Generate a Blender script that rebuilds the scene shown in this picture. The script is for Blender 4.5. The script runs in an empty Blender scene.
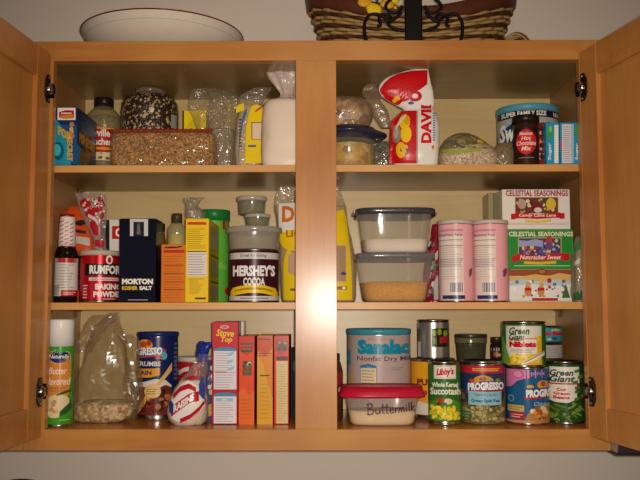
import bpy, math, random
from mathutils import Vector, noise
random.seed(7)
SC = bpy.context.scene
COL = SC.collection
PI = math.pi

# ------------------------------------------------------------------ camera
F = 809.3
CAM = Vector((0.0161, -1.4944, 0.2613))
PITCH, YAW, ROLL = 0.08161, -0.0059, -0.0013
fw = Vector((math.sin(YAW) * math.cos(PITCH), math.cos(YAW) * math.cos(PITCH), math.sin(PITCH)))
ri0 = Vector((math.cos(YAW), -math.sin(YAW), 0))
up0 = ri0.cross(fw)
RI = math.cos(ROLL) * ri0 + math.sin(ROLL) * up0
UP = -math.sin(ROLL) * ri0 + math.cos(ROLL) * up0


def P(px, py, Y):
    """world point on the plane y = Y seen at pixel (px, py)"""
    d = fw + RI * ((px - 320) / F) + UP * ((240 - py) / F)
    return CAM + d * ((Y - CAM.y) / d.y)


ROW = [260]          # image row of the shelf being stocked


def PX(px, Y):
    return P(px, ROW[0], Y).x


def PZ(py, Y, px=320):
    return P(px, py, Y).z


def S(Y):
    return F / (P(320, ROW[0], Y) - CAM).dot(fw)


# ------------------------------------------------------------------ materials
def lin(c):
    if isinstance(c, str):
        c = [int(c[i:i + 2], 16) / 255 for i in (0, 2, 4)]
    return tuple(x / 12.92 if x < .04045 else ((x + .055) / 1.055) ** 2.4 for x in c) + (1,)


_mats = {}


def new_mat(name):
    m = bpy.data.materials.new(name)
    m.use_nodes = True
    nt = m.node_tree
    return m, nt, nt.nodes, nt.links, nt.nodes['Principled BSDF']


def col(c, rough=.3, metal=0., var=.05, scale=60., spec=.24, bump=0., coat=0.):
    """printed paper / plastic / paint: one colour with a slight mottle"""
    key = ('col', c, rough, metal, var, scale, spec, bump, coat)
    if key in _mats:
        return _mats[key]
    m, nt, N, L, b = new_mat('print_' + str(c))
    r = lin(c)
    n = N.new('ShaderNodeTexNoise')
    n.inputs['Scale'].default_value = scale
    n.inputs['Detail'].default_value = 3
    tc = N.new('ShaderNodeTexCoord')
    L.new(tc.outputs['Object'], n.inputs['Vector'])
    mx = N.new('ShaderNodeMix')
    mx.data_type = 'RGBA'
    L.new(n.outputs['Fac'], mx.inputs[0])
    mx.inputs[6].default_value = tuple(max(0, x * (1 - var)) for x in r[:3]) + (1,)
    mx.inputs[7].default_value = tuple(min(1, x * (1 + var)) for x in r[:3]) + (1,)
    L.new(mx.outputs[2], b.inputs['Base Color'])
    b.inputs['Roughness'].default_value = rough
    b.inputs['Metallic'].default_value = metal
    b.inputs['Specular IOR Level'].default_value = spec
    b.inputs['Coat Weight'].default_value = coat
    b.inputs['Coat Roughness'].default_value = .12
    if bump:
        bp = N.new('ShaderNodeBump')
        bp.inputs['Strength'].default_value = bump
        bp.inputs['Distance'].default_value = .002
        L.new(n.outputs['Fac'], bp.inputs['Height'])
        L.new(bp.outputs['Normal'], b.inputs['Normal'])
    _mats[key] = m
    return m


def wood(name, c0, c1, axis='X', rough=.33, scale=6., streak=.5):
    """maple: soft cathedral streaks along one axis"""
    m, nt, N, L, b = new_mat(name)
    tc = N.new('ShaderNodeTexCoord')
    mp = N.new('ShaderNodeMapping')
    sc = {'X': (.7, 9, 9), 'Y': (9, .7, 9), 'Z': (9, 9, .7)}[axis]
    mp.inputs['Scale'].default_value = sc
    L.new(tc.outputs['Object'], mp.inputs['Vector'])
    n = N.new('ShaderNodeTexNoise')
    n.inputs['Scale'].default_value = scale
    n.inputs['Detail'].default_value = 6
    n.inputs['Distortion'].default_value = 1.2
    L.new(mp.outputs['Vector'], n.inputs['Vector'])
    n2 = N.new('ShaderNodeTexNoise')
    n2.inputs['Scale'].default_value = 5
    L.new(tc.outputs['Object'], n2.inputs['Vector'])
    mm = N.new('ShaderNodeMath')
    mm.operation = 'MULTIPLY_ADD'
    L.new(n.outputs['Fac'], mm.inputs[0])
    mm.inputs[1].default_value = streak * 2
    ad = N.new('ShaderNodeMath')
    ad.operation = 'MULTIPLY_ADD'
    L.new(n2.outputs['Fac'], ad.inputs[0])
    ad.inputs[1].default_value = 1.0
    ad.inputs[2].default_value = -.5 * streak * 2
    L.new(ad.outputs[0], mm.inputs[2])
    cr = N.new('ShaderNodeValToRGB')
    cr.color_ramp.elements[0].position = .3
    cr.color_ramp.elements[0].color = lin(c0)
    cr.color_ramp.elements[1].position = .7
    cr.color_ramp.elements[1].color = lin(c1)
    L.new(mm.outputs[0], cr.inputs[0])
    L.new(cr.outputs[0], b.inputs['Base Color'])
    b.inputs['Roughness'].default_value = rough
    return m


def metal(name='tin', c='b9b5ac', rough=.25):
    key = ('metal', c, rough)
    if key not in _mats:
        _mats[key] = col(c, rough, 1., .1, 40)
    return _mats[key]


def film(c='e8e4dc', haze=.12, rough=.18, bump=.5, scale=55., edge=.55):
    """thin clear plastic: mostly see-through, glossy, a little milky"""
    key = ('film', c, haze, rough, bump, scale, edge)
    if key in _mats:
        return _mats[key]
    m, nt, N, L, b = new_mat('film_' + c)
    out = N['Material Output']
    tr = N.new('ShaderNodeBsdfTransparent')
    tr.inputs[0].default_value = (.97, .96, .94, 1)
    b.inputs['Base Color'].default_value = lin(c)
    b.inputs['Roughness'].default_value = max(rough, .3)
    b.inputs['Specular IOR Level'].default_value = .3
    lw = N.new('ShaderNodeLayerWeight')
    lw.inputs[0].default_value = .3
    mr = N.new('ShaderNodeMapRange')
    mr.inputs[3].default_value = haze
    mr.inputs[4].default_value = min(1, haze + edge)
    L.new(lw.outputs['Facing'], mr.inputs[0])
    mx0 = N.new('ShaderNodeMixShader')
    L.new(mr.outputs[0], mx0.inputs[0])
    L.new(tr.outputs[0], mx0.inputs[1])
    L.new(b.outputs[0], mx0.inputs[2])
    gl = N.new('ShaderNodeBsdfGlossy')
    gl.inputs['Color'].default_value = (.9, .9, .9, 1)
    gl.inputs['Roughness'].default_value = rough
    mx = N.new('ShaderNodeMixShader')
    mx.inputs[0].default_value = .05
    L.new(mx0.outputs[0], mx.inputs[1])
    L.new(gl.outputs[0], mx.inputs[2])
    L.new(mx.outputs[0], out.inputs['Surface'])
    if bump:
        tc = N.new('ShaderNodeTexCoord')
        n = N.new('ShaderNodeTexNoise')
        n.inputs['Scale'].default_value = scale
        n.inputs['Detail'].default_value = 2
        n.inputs['Distortion'].default_value = 1.5
        L.new(tc.outputs['Object'], n.inputs['Vector'])
        bp = N.new('ShaderNodeBump')
        bp.inputs['Strength'].default_value = bump
        bp.inputs['Distance'].default_value = .006
        L.new(n.outputs['Fac'], bp.inputs['Height'])
        L.new(bp.outputs['Normal'], b.inputs['Normal'])
        L.new(bp.outputs['Normal'], gl.inputs['Normal'])
    _mats[key] = m
    return m


def grains(name, cols, scale=260., rough=.6, bump=.8):
    """loose grains, beans or kernels: voronoi cells in several colours"""
    if name in _mats:
        return _mats[name]
    m, nt, N, L, b = new_mat(name)
    tc = N.new('ShaderNodeTexCoord')
    v = N.new('ShaderNodeTexVoronoi')
    v.inputs['Scale'].default_value = scale
    L.new(tc.outputs['Object'], v.inputs['Vector'])
    cr = N.new('ShaderNodeValToRGB')
    cr.color_ramp.interpolation = 'CONSTANT'
    el = cr.color_ramp.elements
    while len(el) < len(cols):
        el.new(.5)
    for i, c in enumerate(cols):
        el[i].position = i / len(cols)
        el[i].color = lin(c)
    sp = N.new('ShaderNodeSeparateColor')
    L.new(v.outputs['Color'], sp.inputs[0])
    L.new(sp.outputs[0], cr.inputs[0])
    L.new(cr.outputs[0], b.inputs['Base Color'])
    bp = N.new('ShaderNodeBump')
    bp.inputs['Strength'].default_value = bump
    bp.inputs['Distance'].default_value = .002
    bp.invert = True
    L.new(v.outputs['Distance'], bp.inputs['Height'])
    L.new(bp.outputs['Normal'], b.inputs['Normal'])
    b.inputs['Roughness'].default_value = rough
    _mats[name] = m
    return m


# ------------------------------------------------------------------ mesh builder
def dense(rings, sub=5):
    """smooth in-between rings"""
    R = [tuple(r) + ((2.,) if len(r) == 5 else ()) for r in rings]
    if sub <= 1:
        return R
    out = []
    for i in range(len(R) - 1):
        p0, p1, p2, p3 = R[max(i - 1, 0)], R[i], R[i + 1], R[min(i + 2, len(R) - 1)]
        for s in range(sub):
            t = s / sub
            q = []
            for a, b_, c, d in zip(p0, p1, p2, p3):
                v = .5 * (2 * b_ + (c - a) * t + (2 * a - 5 * b_ + 4 * c - d) * t * t + (-a + 3 * b_ - 3 * c + d) * t ** 3)
                lo_, hi_ = min(b_, c), max(b_, c)
                q.append(min(max(v, lo_ - .25 * (hi_ - lo_)), hi_ + .25 * (hi_ - lo_)))
            out.append(tuple(q))
    out.append(R[-1])
    return out


class MB:
    def __init__(self):
        self.v, self.f, self.mi, self.sm, self.mats = [], [], [], [], []

    def m(self, mat):
        if mat not in self.mats:
            self.mats.append(mat)
        return self.mats.index(mat)

    def add(self, vs, fs, mat, smooth=False, xf=None):
        o = len(self.v)
        for p in vs:
            p = Vector(p)
            self.v.append(xf(p) if xf else p)
        k = self.m(mat)
        for f in fs:
            self.f.append([o + i for i in f])
            self.mi.append(k)
            self.sm.append(smooth)

    def box(self, lo, hi, mat, bev=.0008, xf=None):
        (x0, y0, z0), (x1, y1, z1) = lo, hi
        b = min(bev, (x1 - x0) / 3, (y1 - y0) / 3, (z1 - z0) / 3)
        vs, idx = [], {}
        X, Y, Z = (x0, x1), (y0, y1), (z0, z1)
        for i in range(2):
            for j in range(2):
                for k in range(2):
                    si, sj, sk = (1, -1)[i], (1, -1)[j], (1, -1)[k]
                    idx[i, j, k, 0] = len(vs); vs.append((X[i], Y[j] + sj * b, Z[k] + sk * b))
                    idx[i, j, k, 1] = len(vs); vs.append((X[i] + si * b, Y[j], Z[k] + sk * b))
                    idx[i, j, k, 2] = len(vs); vs.append((X[i] + si * b, Y[j] + sj * b, Z[k]))
        g = lambda i, j, k, a: idx[i, j, k, a]
        fs = []
        for s in (0, 1):
            q = [g(s, 0, 0, 0), g(s, 1, 0, 0), g(s, 1, 1, 0), g(s, 0, 1, 0)]; fs.append(q if s else q[::-1])
            q = [g(0, s, 0, 1), g(1, s, 0, 1), g(1, s, 1, 1), g(0, s, 1, 1)]; fs.append(q[::-1] if s else q)
            q = [g(0, 0, s, 2), g(1, 0, s, 2), g(1, 1, s, 2), g(0, 1, s, 2)]; fs.append(q if s else q[::-1])
        for a in (0, 1):
            for c in (0, 1):
                fs.append([g(a, c, 0, 0), g(a, c, 1, 0), g(a, c, 1, 1), g(a, c, 0, 1)][::(1 if a == c else -1)])
                fs.append([g(a, 0, c, 0), g(a, 0, c, 2), g(a, 1, c, 2), g(a, 1, c, 0)][::(1 if a == c else -1)])
                fs.append([g(0, a, c, 1), g(1, a, c, 1), g(1, a, c, 2), g(0, a, c, 2)][::(1 if a == c else -1)])
        for i in (0, 1):
            for j in (0, 1):
                for k in (0, 1):
                    q = [g(i, j, k, 0), g(i, j, k, 1), g(i, j, k, 2)]
                    fs.append(q if (i + j + k) % 2 else q[::-1])
        self.add(vs, fs, mat, False, xf)

    def loft(self, rings, mat, seg=40, cap0=True, cap1=True, sub=1, crumple=0., cscale=30., seed=0., smooth=True, pleat=0., npleat=11, zs=1.):
        """rings: (cx, cy, z, rx, ry, n) stacked upward; superellipse sections, optional crumple"""
        R = dense(rings, sub)
        vs, fs = [], []
        for k, (cx, cy, z, rx, ry, n) in enumerate(R):
            for s in range(seg):
                t = 2 * PI * s / seg
                c, q = math.cos(t), math.sin(t)
                x = math.copysign(abs(c) ** (2 / n), c) * rx
                y = math.copysign(abs(q) ** (2 / n), q) * ry
                zz = z
                if crumple:
                    w = Vector((cx + x, cy + y, z * zs)) * cscale + Vector((seed, seed * 1.7, 0))
                    a = noise.noise(w) + .5 * noise.noise(w * 2.1) + .6 * (abs(noise.noise(w * 1.3 + Vector((9, 3, 1)))) * 2 - .5)
                    a *= crumple
                    edge = 1 if 0 < k < len(R) - 1 else .3
                    l = math.hypot(x, y) or 1
                    x += x / l * a * edge
                    y += y / l * a * edge
                    zz += noise.noise(w * .8 + Vector((4, 4, 4))) * crumple * .7 * (edge if k > 0 else 0)
                if pleat:
                    a = 1 + pleat * math.sin(npleat * t + seed + 2 * math.sin(z * 60))
                    x *= a
                    y *= a
                vs.append((cx + x, cy + y, zz))
        for k in range(len(R) - 1):
            for s in range(seg):
                a, b_ = k * seg + s, k * seg + (s + 1) % seg
                fs.append([a, b_, b_ + seg, a + seg])
        if cap0:
            fs.append(list(range(seg))[::-1])
        if cap1:
            o = (len(R) - 1) * seg
            fs.append([o + i for i in range(seg)])
        self.add(vs, fs, mat, smooth)

    def lathe(self, c, prof, mat, seg=48, smooth=True, cap0=True, cap1=True):
        """prof: (r, z) pairs going up, about the vertical through c"""
        self.loft([(c[0], c[1], z, max(r, 1e-5), max(r, 1e-5), 2.) for r, z in prof], mat, seg, cap0, cap1, smooth=smooth)

    def tube(self, pts, r, mat, seg=8, closed=False, taper=None):
        pts = [Vector(p) for p in pts]
        n = len(pts)
        vs, fs = [], []
        prev = None
        for i, p in enumerate(pts):
            a = pts[i - 1] if (i or closed) else p
            b_ = pts[(i + 1) % n] if (i < n - 1 or closed) else p
            t = (b_ - a).normalized()
            u = prev if prev else (Vector((0, 0, 1)) if abs(t.z) < .9 else Vector((1, 0, 0)))
            u = (u - t * u.dot(t)).normalized()
            prev = u
            w = t.cross(u)
            rr = r * (taper(i / (n - 1)) if taper else 1)
            for s in range(seg):
                q = 2 * PI * s / seg
                vs.append(p + (u * math.cos(q) + w * math.sin(q)) * rr)
        for i in range(n if closed else n - 1):
            j = (i + 1) % n
            for s in range(seg):
                fs.append([i * seg + s, i * seg + (s + 1) % seg, j * seg + (s + 1) % seg, j * seg + s])
        if not closed:
            fs.append(list(range(seg))[::-1])
            fs.append([(n - 1) * seg + s for s in range(seg)])
        self.add(vs, fs, mat, True)

    def ball(self, c, r, mat, seg=16, rings=8, xf=None):
        rx, ry, rz = r if isinstance(r, tuple) else (r, r, r)
        vs, fs = [], []
        for i in range(rings + 1):
            a = -PI / 2 + PI * i / rings
            for s in range(seg):
                t = 2 * PI * s / seg
                k = max(math.cos(a), .001)
                vs.append((c[0] + rx * k * math.cos(t), c[1] + ry * k * math.sin(t), c[2] + rz * math.sin(a)))
        for i in range(rings):
            for s in range(seg):
                a, b_ = i * seg + s, i * seg + (s + 1) % seg
                fs.append([a, b_, b_ + seg, a + seg])
        self.add(vs, fs, mat, True, xf)

    def build(self, name, parent=None, loc=None):
        me = bpy.data.meshes.new(name)
        o = bpy.data.objects.new(name, me)
        COL.objects.link(o)
        L = Vector((0, 0, 0))
        if parent is not None:
            q = parent
            while q is not None:
                L = L + q.location
                q = q.parent
            o.parent = parent
        elif loc is not None:
            L = Vector(loc)
            o.location = L
        me.from_pydata([tuple(p - L) for p in self.v], [], self.f)
        for m_ in self.mats:
            me.materials.append(m_)
        me.polygons.foreach_set('material_index', self.mi)
        me.polygons.foreach_set('use_smooth', self.sm)
        me.validate()
        me.update()
        return o


def tag(o, label=None, cat=None, group=None, kind=None):
    if label: o['label'] = label
    if cat: o['category'] = cat
    if group: o['group'] = group
    if kind: o['kind'] = kind
    return o


def thing(name, label, cat, loc, group=None):
    o = bpy.data.objects.new(name, None)
    COL.objects.link(o)
    o.location = loc
    o.empty_display_size = .03
    return tag(o, label, cat, group)


# ------------------------------------------------------------------ lettering
_glyph = {}


def glyphs(s, bold=0., shear=0.):
    key = (s, bold, shear)
    if key in _glyph:
        return _glyph[key]
    cu = bpy.data.curves.new('lettering', 'FONT')
    cu.body = s
    cu.resolution_u = 2
    cu.offset = bold
    cu.shear = shear
    o = bpy.data.objects.new('lettering', cu)
    COL.objects.link(o)
    dg = bpy.context.evaluated_depsgraph_get()
    me = bpy.data.meshes.new_from_object(o.evaluated_get(dg))
    vs = [(v.co.x, v.co.y) for v in me.vertices]
    fs = [list(p.vertices) for p in me.polygons]
    bpy.data.objects.remove(o)
    bpy.data.curves.remove(cu)
    bpy.data.meshes.remove(me)
    xs, ys = [v[0] for v in vs], [v[1] for v in vs]
    x0, x1, y0, y1 = min(xs), max(xs), min(ys), max(ys)
    vs = [((x - x0) / (x1 - x0), (y - y0) / (y1 - y0)) for x, y in vs]
    _glyph[key] = (vs, fs)
    return _glyph[key]


class Canvas:
    """prints shapes on a real surface; positions are given where the photo shows them"""
    def __init__(self, mb, base=.0003, step=.00006):
        self.mb, self.base, self.step, self.n, self.inc = mb, base, step, 0, 1
        self.curved = False
        self.nv = 1

    def off(self):
        self.n += self.inc
        return self.base + self.step * self.n

    def grid(self, f, nu, nv, mat):
        o = self.off()
        vs = [self.at(*f(i / nu, j / nv), o) for j in range(nv + 1) for i in range(nu + 1)]
        w = nu + 1
        fs = [[j * w + i, j * w + i + 1, (j + 1) * w + i + 1, (j + 1) * w + i] for j in range(nv) for i in range(nu)]
        self.mb.add(vs, fs, mat)

    def rect(self, x0, x1, y0, y1, mat, slope=0.):
        n = max(1, int(abs(x1 - x0) / 2)) if self.curved else 1
        self.grid(lambda u, v: (x0 + (x1 - x0) * u, y1 + (y0 - y1) * v + slope * (u - .5)), n, self.nv, mat)

    def strip(self, pts, mat, n=14):
        """pts: (x, y_upper, y_lower) left to right"""
        def f(u, v):
            t = u * (len(pts) - 1)
            i = min(int(t), len(pts) - 2)
            t -= i
            a, b_ = pts[i], pts[i + 1]
            x = a[0] + (b_[0] - a[0]) * t
            hi = a[1] + (b_[1] - a[1]) * t
            lo = a[2] + (b_[2] - a[2]) * t
            return x, lo + (hi - lo) * v
        self.grid(f, max(n, 2 * (len(pts) - 1)), self.nv, mat)

    def disc(self, cx, cy, rx, ry, mat, seg=20):
        o = self.off()
        nr = max(2, int(rx / 2)) if self.curved else 1
        vs, fs = [self.at(cx, cy, o)], []
        for k in range(1, nr + 1):
            for s in range(seg):
                t = 2 * PI * s / seg
                vs.append(self.at(cx + rx * k / nr * math.cos(t), cy - ry * k / nr * math.sin(t), o))
        for s in range(seg):
            fs.append([0, 1 + s, 1 + (s + 1) % seg])
        for k in range(nr - 1):
            for s in range(seg):
                a, b_ = 1 + k * seg + s, 1 + k * seg + (s + 1) % seg
                fs.append([a, a + seg, b_ + seg, b_])
        self.mb.add(vs, fs, mat)

    def blobs(self, x0, x1, y0, y1, mats, n, r, seed=1, squash=1.):
        rr = random.Random(seed)
        self.n += 1
        self.inc = .15
        for k in range(n):
            q = r * rr.uniform(.6, 1.3)
            self.disc(rr.uniform(x0 + q, max(x0 + q, x1 - q)), rr.uniform(y0 + q * squash, max(y0 + q * squash, y1 - q * squash)), q, q * squash, rr.choice(mats), 9)
        self.inc = 1

    def text(self, s, x0, x1, y0, y1, mat, bold=.02, shear=0., slope=0., arc=0., rot=0):
        """y0 top row, y1 bottom row; rot=90 reads downward, -90 upward"""
        vs, fs = glyphs(s, bold, shear)
        o = self.off() + ((.0002 + .02 * self.R if hasattr(self, 'R') else .0018) if self.curved else 0)
        xc = (x0 + x1) / 2
        pts = []
        for u, v in vs:
            if rot == 90:
                a, b_ = v, u
                x, y = x0 + (x1 - x0) * a, y0 + (y1 - y0) * b_
            elif rot == -90:
                x, y = x1 + (x0 - x1) * v, y1 + (y0 - y1) * u
            else:
                x, y = x0 + (x1 - x0) * u, y1 + (y0 - y1) * v
                y += slope * (u - .5) + arc * (2 * u - 1) ** 2
            pts.append(self.at(x, y, o, xc))
        self.mb.add(pts, fs, mat)

    def lines(self, x0, x1, y0, y1, mat, n, seed=1, th=.5, ragged=.3):
        """rows of print too small to read"""
        rr = random.Random(seed)
        for k in range(n):
            y = y0 + (y1 - y0) * (k + .5) / n
            self.rect(x0, x1 - (x1 - x0) * rr.uniform(0, ragged), y - th / 2, y + th / 2, mat)


class Flat(Canvas):
    def __init__(self, mb, Y, base=.0003, step=.00006):
        super().__init__(mb, base, step)
        self.Y = Y

    def at(self, px, py, off, xc=None):
        return P(px, py, self.Y - off)


class SideR(Canvas):
    """the right-hand side (+x) of a carton, px runs 0..1 front to back, rows 0..1 top to bottom"""
    def __init__(self, mb, x, y0, y1, z0, z1, sgn=1):
        super().__init__(mb)
        self.a = (x, y0, y1, z0, z1, sgn)

    def at(self, u, v, off, xc=None):
        x, y0, y1, z0, z1, sg = self.a
        return Vector((x + sg * off, y0 + (y1 - y0) * u, z1 + (z0 - z1) * v))


class Round(Canvas):
    def __init__(self, mb, cx, r, Y, base=.0003, step=.00006):
        super().__init__(mb, base, step)
        self.curved = True
        self.cx, self.r = cx, r
        self.c = Vector((PX(cx, Y), Y))
        self.R = r / S(Y)
        d = Vector((CAM.x, CAM.y)) - self.c
        self.phi = math.atan2(d.y, d.x)
        self.Yf = Y - self.R

    def at(self, px, py, off, xc=None):
        k = (px - self.cx) / self.r
        th = math.asin(max(-.94, min(.94, k)))
        if abs(k) > .94:
            th += math.copysign(min(1.2, (abs(k) - .94) * 2.2), k)
        a = self.phi + th
        z = P(self.cx, py, self.Yf).z
        r = self.R + off
        return Vector((self.c.x + r * math.cos(a), self.c.y + r * math.sin(a), z))


# ------------------------------------------------------------------ colours
WHITE, CREAM, BLACK = col('efeae0'), col('ecdcb6'), col('17151a')
INK, GREYINK, RED, BLUE = col('2a2522'), col('8d8880'), col('c3141c'), col('23357e')
YEL, GREEN, NAVY, ORANGE = col('f2cf10'), col('2f8a2c'), col('171c3e'), col('e8741a')
TIN, TIND = metal(), metal(c='8e887e', rough=.3)

# ================================================================== the room
WALL_Y = .3048
SHELF1, SHELF2, FLOORZ = PZ(164.8, .026), PZ(302.3, .026), .0381
TOPZ = .762
paint = col('e2d2c3', .75, var=.03, scale=4, spec=.25)


def struct(name, mb):
    o = mb.build(name)
    o['kind'] = 'structure'
    return o


mb = MB(); mb.box((-2.6, WALL_Y, -1.37), (2.6, WALL_Y + .1, 1.12), paint); struct('wall_back', mb)
mb = MB(); mb.box((-2.6, -2.6, -1.42), (2.6, WALL_Y + .1, -1.37), col('8a7a66', .5, scale=6, var=.15)); struct('floor', mb)
mb = MB(); mb.box((-2.6, -2.6, 1.12), (2.6, WALL_Y + .1, 1.17), col('d8d4ca', .8, scale=4)); struct('ceiling', mb)

# ================================================================== the cabinet
M_H = wood('maple_along_x', 'b16f33', 'c98a46', 'X', .42, streak=.25)
M_V = wood('maple_along_z', 'b16f33', 'c98a46', 'Z', .42, streak=.25)
M_SH = wood('shelf_edge_maple', 'c98c44', 'd8a058', 'X', .42, streak=.2)
M_IN = wood('interior_birch', 'c6a66e', 'd5b984', 'X', .36, streak=.3)
M_UN = wood('interior_birch_shaded', '8f6c3e', 'a07c4a', 'X', .3, streak=.3)  # interior birch darkened: underside shade of top and shelves put into the colour
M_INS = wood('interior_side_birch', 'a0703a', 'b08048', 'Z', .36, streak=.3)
M_FLOOR = wood('interior_bottom_maple', 'b06828', 'c47c34', 'X', .22, streak=.2)
M_DP = wood('door_panel_maple', 'b37436', 'ca8e48', 'Z', .4, streak=.22)
for m_ in (M_H, M_V):
    b_ = m_.node_tree.nodes['Principled BSDF']
    b_.inputs['Specular IOR Level'].default_value = .25
    b_.inputs['Coat Weight'].default_value = .45
    b_.inputs['Coat Roughness'].default_value = .23
CHROME = col('b8b0a8', .16, 1., .1, 40)
HD = col('5a4a3e', .22, 1., .1, 40)

cab = thing('wall_cabinet', 'open two-door maple wall cabinet full of groceries, its face frame and center stile in view', 'cabinet', (0, .15, 0))
for sx in (-1, 1):
    mb = MB(); mb.box((min(sx * .5334, sx * .5207), .019, 0), (max(sx * .5334, sx * .5207), .298, TOPZ), M_INS)
    mb.build('side_panel', cab)
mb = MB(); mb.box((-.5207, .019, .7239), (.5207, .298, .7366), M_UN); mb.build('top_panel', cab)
mb = MB(); mb.box((-.5207, .019, FLOORZ - .0127), (.5207, .298, FLOORZ), M_FLOOR); mb.build('bottom_panel', cab)
mb = MB(); mb.box((-.5207, .287, FLOORZ), (.5207, .298, .7239), M_IN); mb.build('back_panel', cab)
for x0, x1 in ((-.5334, -.4953), (-.0381, .0381), (.4953, .5334)):
    mb = MB()
    mb.box((x0, 0, .0381 if abs(x0) < .1 else 0), (x1, .019, .7239 if abs(x0) < .1 else TOPZ), M_V, .0006)
    mb.build('stile', cab)
for z0, z1 in ((0, .0381), (.7239, TOPZ)):
    mb = MB(); mb.box((-.4953, 0, z0), (.4953, .019, z1), M_H, .0006); mb.build('rail', cab)
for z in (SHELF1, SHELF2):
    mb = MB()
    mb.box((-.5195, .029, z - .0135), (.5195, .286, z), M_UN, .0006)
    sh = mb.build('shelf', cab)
    mb = MB(); mb.box((-.5195, .026, z - .0135), (.5195, .029, z), M_SH, .0005)
    mb.build('edge_band', sh)
for z in (SHELF1, SHELF2):
    for sx in (-1, 1):
        for y in (.06, .25):
            mb = MB()
            mb.box((min(sx * .5207, sx * .507), y - .004, z - .0185), (max(sx * .5207, sx * .507), y + .004, z - .0137), col('6b5232', .4))
            mb.box((min(sx * .5207, sx * .517), y - .004, z - .031), (max(sx * .5207, sx * .517), y + .004, z - .0137), col('6b5232', .4))
            mb.build('shelf_support', cab)


def door(sx, ang, hx):
    a = math.radians(ang)
    H = Vector((sx * hx, -.004))
    d = Vector((sx * -math.cos(a), -math.sin(a)))
    n = Vector((sx * -math.sin(a), math.cos(a)))         # inner face normal

    def xf(p):                                            # (s along door, t depth below inner face, z)
        q = H + d * p.x - n * p.y
        return Vector((q.x, q.y, p.z))
    W, z0, z1, st, T = .478, .0254, .7366, .057, .019
    m1 = MB()
    if sx > 0:
        def bx(lo, hi, m, bev=.0015): m1.box(lo, hi, m, bev, xf)
    else:
        def bx(lo, hi, m, bev=.0015): m1.box(lo, hi, m, bev, xf)
    bx((0, 0, z0), (st, T, z1), M_V)
    bx((W - st, 0, z0), (W, T, z1), M_V)
    bx((st, 0, z0), (W - st, T, z0 + st), M_H)
    bx((st, 0, z1 - st), (W - st, T, z1), M_H)
    o = m1.build('door', cab)
    m2 = MB(); m2.box((st - .003, .008, z0 + st - .003), (W - st + .003, .013, z1 - st + .003), M_DP, .0003, xf)
    m2.build('door_panel', o)
    m4 = MB()
    m4.ball((W - .03, T + .016, z0 + .05), (.013, .01, .013), CHROME, xf=xf)
    m4.box((W - .034, T, z0 + .046), (W - .026, T + .012, z0 + .054), CHROME, .001, xf)
    m4.build('knob', o)
    for zc in (.666, .107):
        h = MB()
        vs = [(.006, -.026), (.017, -.026), (.026, -.012), (.026, .012), (.017, .026), (.006, .026)]
        lo = [(s, 0, zc + q) for s, q in vs]
        hi = [(s, -.003, zc + q) for s, q in vs]
        k = len(vs)
        h.add(lo + hi, [list(range(k)), list(range(k, 2 * k))[::-1]] + [[i, (i + 1) % k, k + (i + 1) % k, k + i] for i in range(k)], HD, False, xf)
        h.ball((.011, -.003, zc), (.009, .008, .011), CHROME, xf=xf)
        for q in (-.021, .021):
            h.ball((.011, -.003, zc + q), (.0035, .0025, .0035), CHROME, 10, 6, xf)
        h.box((-.004, -.009, zc - .008), (.010, -.001, zc + .008), HD, .001, xf)
        h.box((-.007, -.006, zc - .014), (-.002, .001, zc + .014), HD, .001, xf)
        h.build('hinge', o)
    bp = MB()
    return o


door(-1, 94.5, .4995)
door(1, 102, .4948)


# neighbours on the same wall
def neighbour(x0, x1, z0, label):
    n = thing('wall_cabinet', label, 'cabinet', ((x0 + x1) / 2, .15, z0))
    m = MB(); m.box((x0, .019, z0), (x1, .298, TOPZ), M_INS); m.build('carcass', n)
    m = MB()
    for a, b in ((x0, x0 + .0381), (x1 - .0381, x1)):
        m.box((a, 0, z0), (b, .019, TOPZ), M_V, .0006)
    for a, b in ((z0, z0 + .0381), (TOPZ - .0381, TOPZ)):
        m.box((x0 + .0381, 0, a), (x1 - .0381, .019, b), M_H, .0006)
    m.build('face_frame', n)
    m = MB(); m.box((x0 + .03, -.019, z0 + .03), (x1 - .03, -.0005, TOPZ - .03), M_V, .002)
    m.build('door', n)


neighbour(-1.15, -.5338, 0, 'closed maple wall cabinet beyond the left door, only its bottom rail showing')
HZ = PZ(456.5, -.04)
neighbour(.5338, 1.15, HZ + .13, 'short closed maple wall cabinet above the range hood, behind the right door')
hood = thing('range_hood', 'dark range hood with pale side under the cabinet beyond the right door', 'range hood', (.85, .1, HZ))
mb = MB()
X0, X1 = .5345, 1.14
prof = [(.3, HZ + .004), (-.03, HZ + .004), (-.048, HZ + .05), (-.052, HZ + .128), (.3, HZ + .128)]
k = len(prof)
mb.add([(X0, y, z) for y, z in prof] + [(X1, y, z) for y, z in prof], [list(range(k)), list(range(k, 2 * k))[::-1], [0, k, k + 4, 4], [3, 4, k + 4, k + 3]], col('b9b0a4', .45))
mb.add([(X0, y, z) for y, z in prof] + [(X1, y, z) for y, z in prof], [[1, 2, k + 2, k + 1], [2, 3, k + 3, k + 2]], col('4a3638', .35))
mb.build('hood_body', hood)
mb = MB(); mb.box((X0 - .002, -.034, HZ + .0005), (X1, .3, HZ + .004), col('3a2620', .4)); mb.build('bottom_lip', hood)

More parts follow.
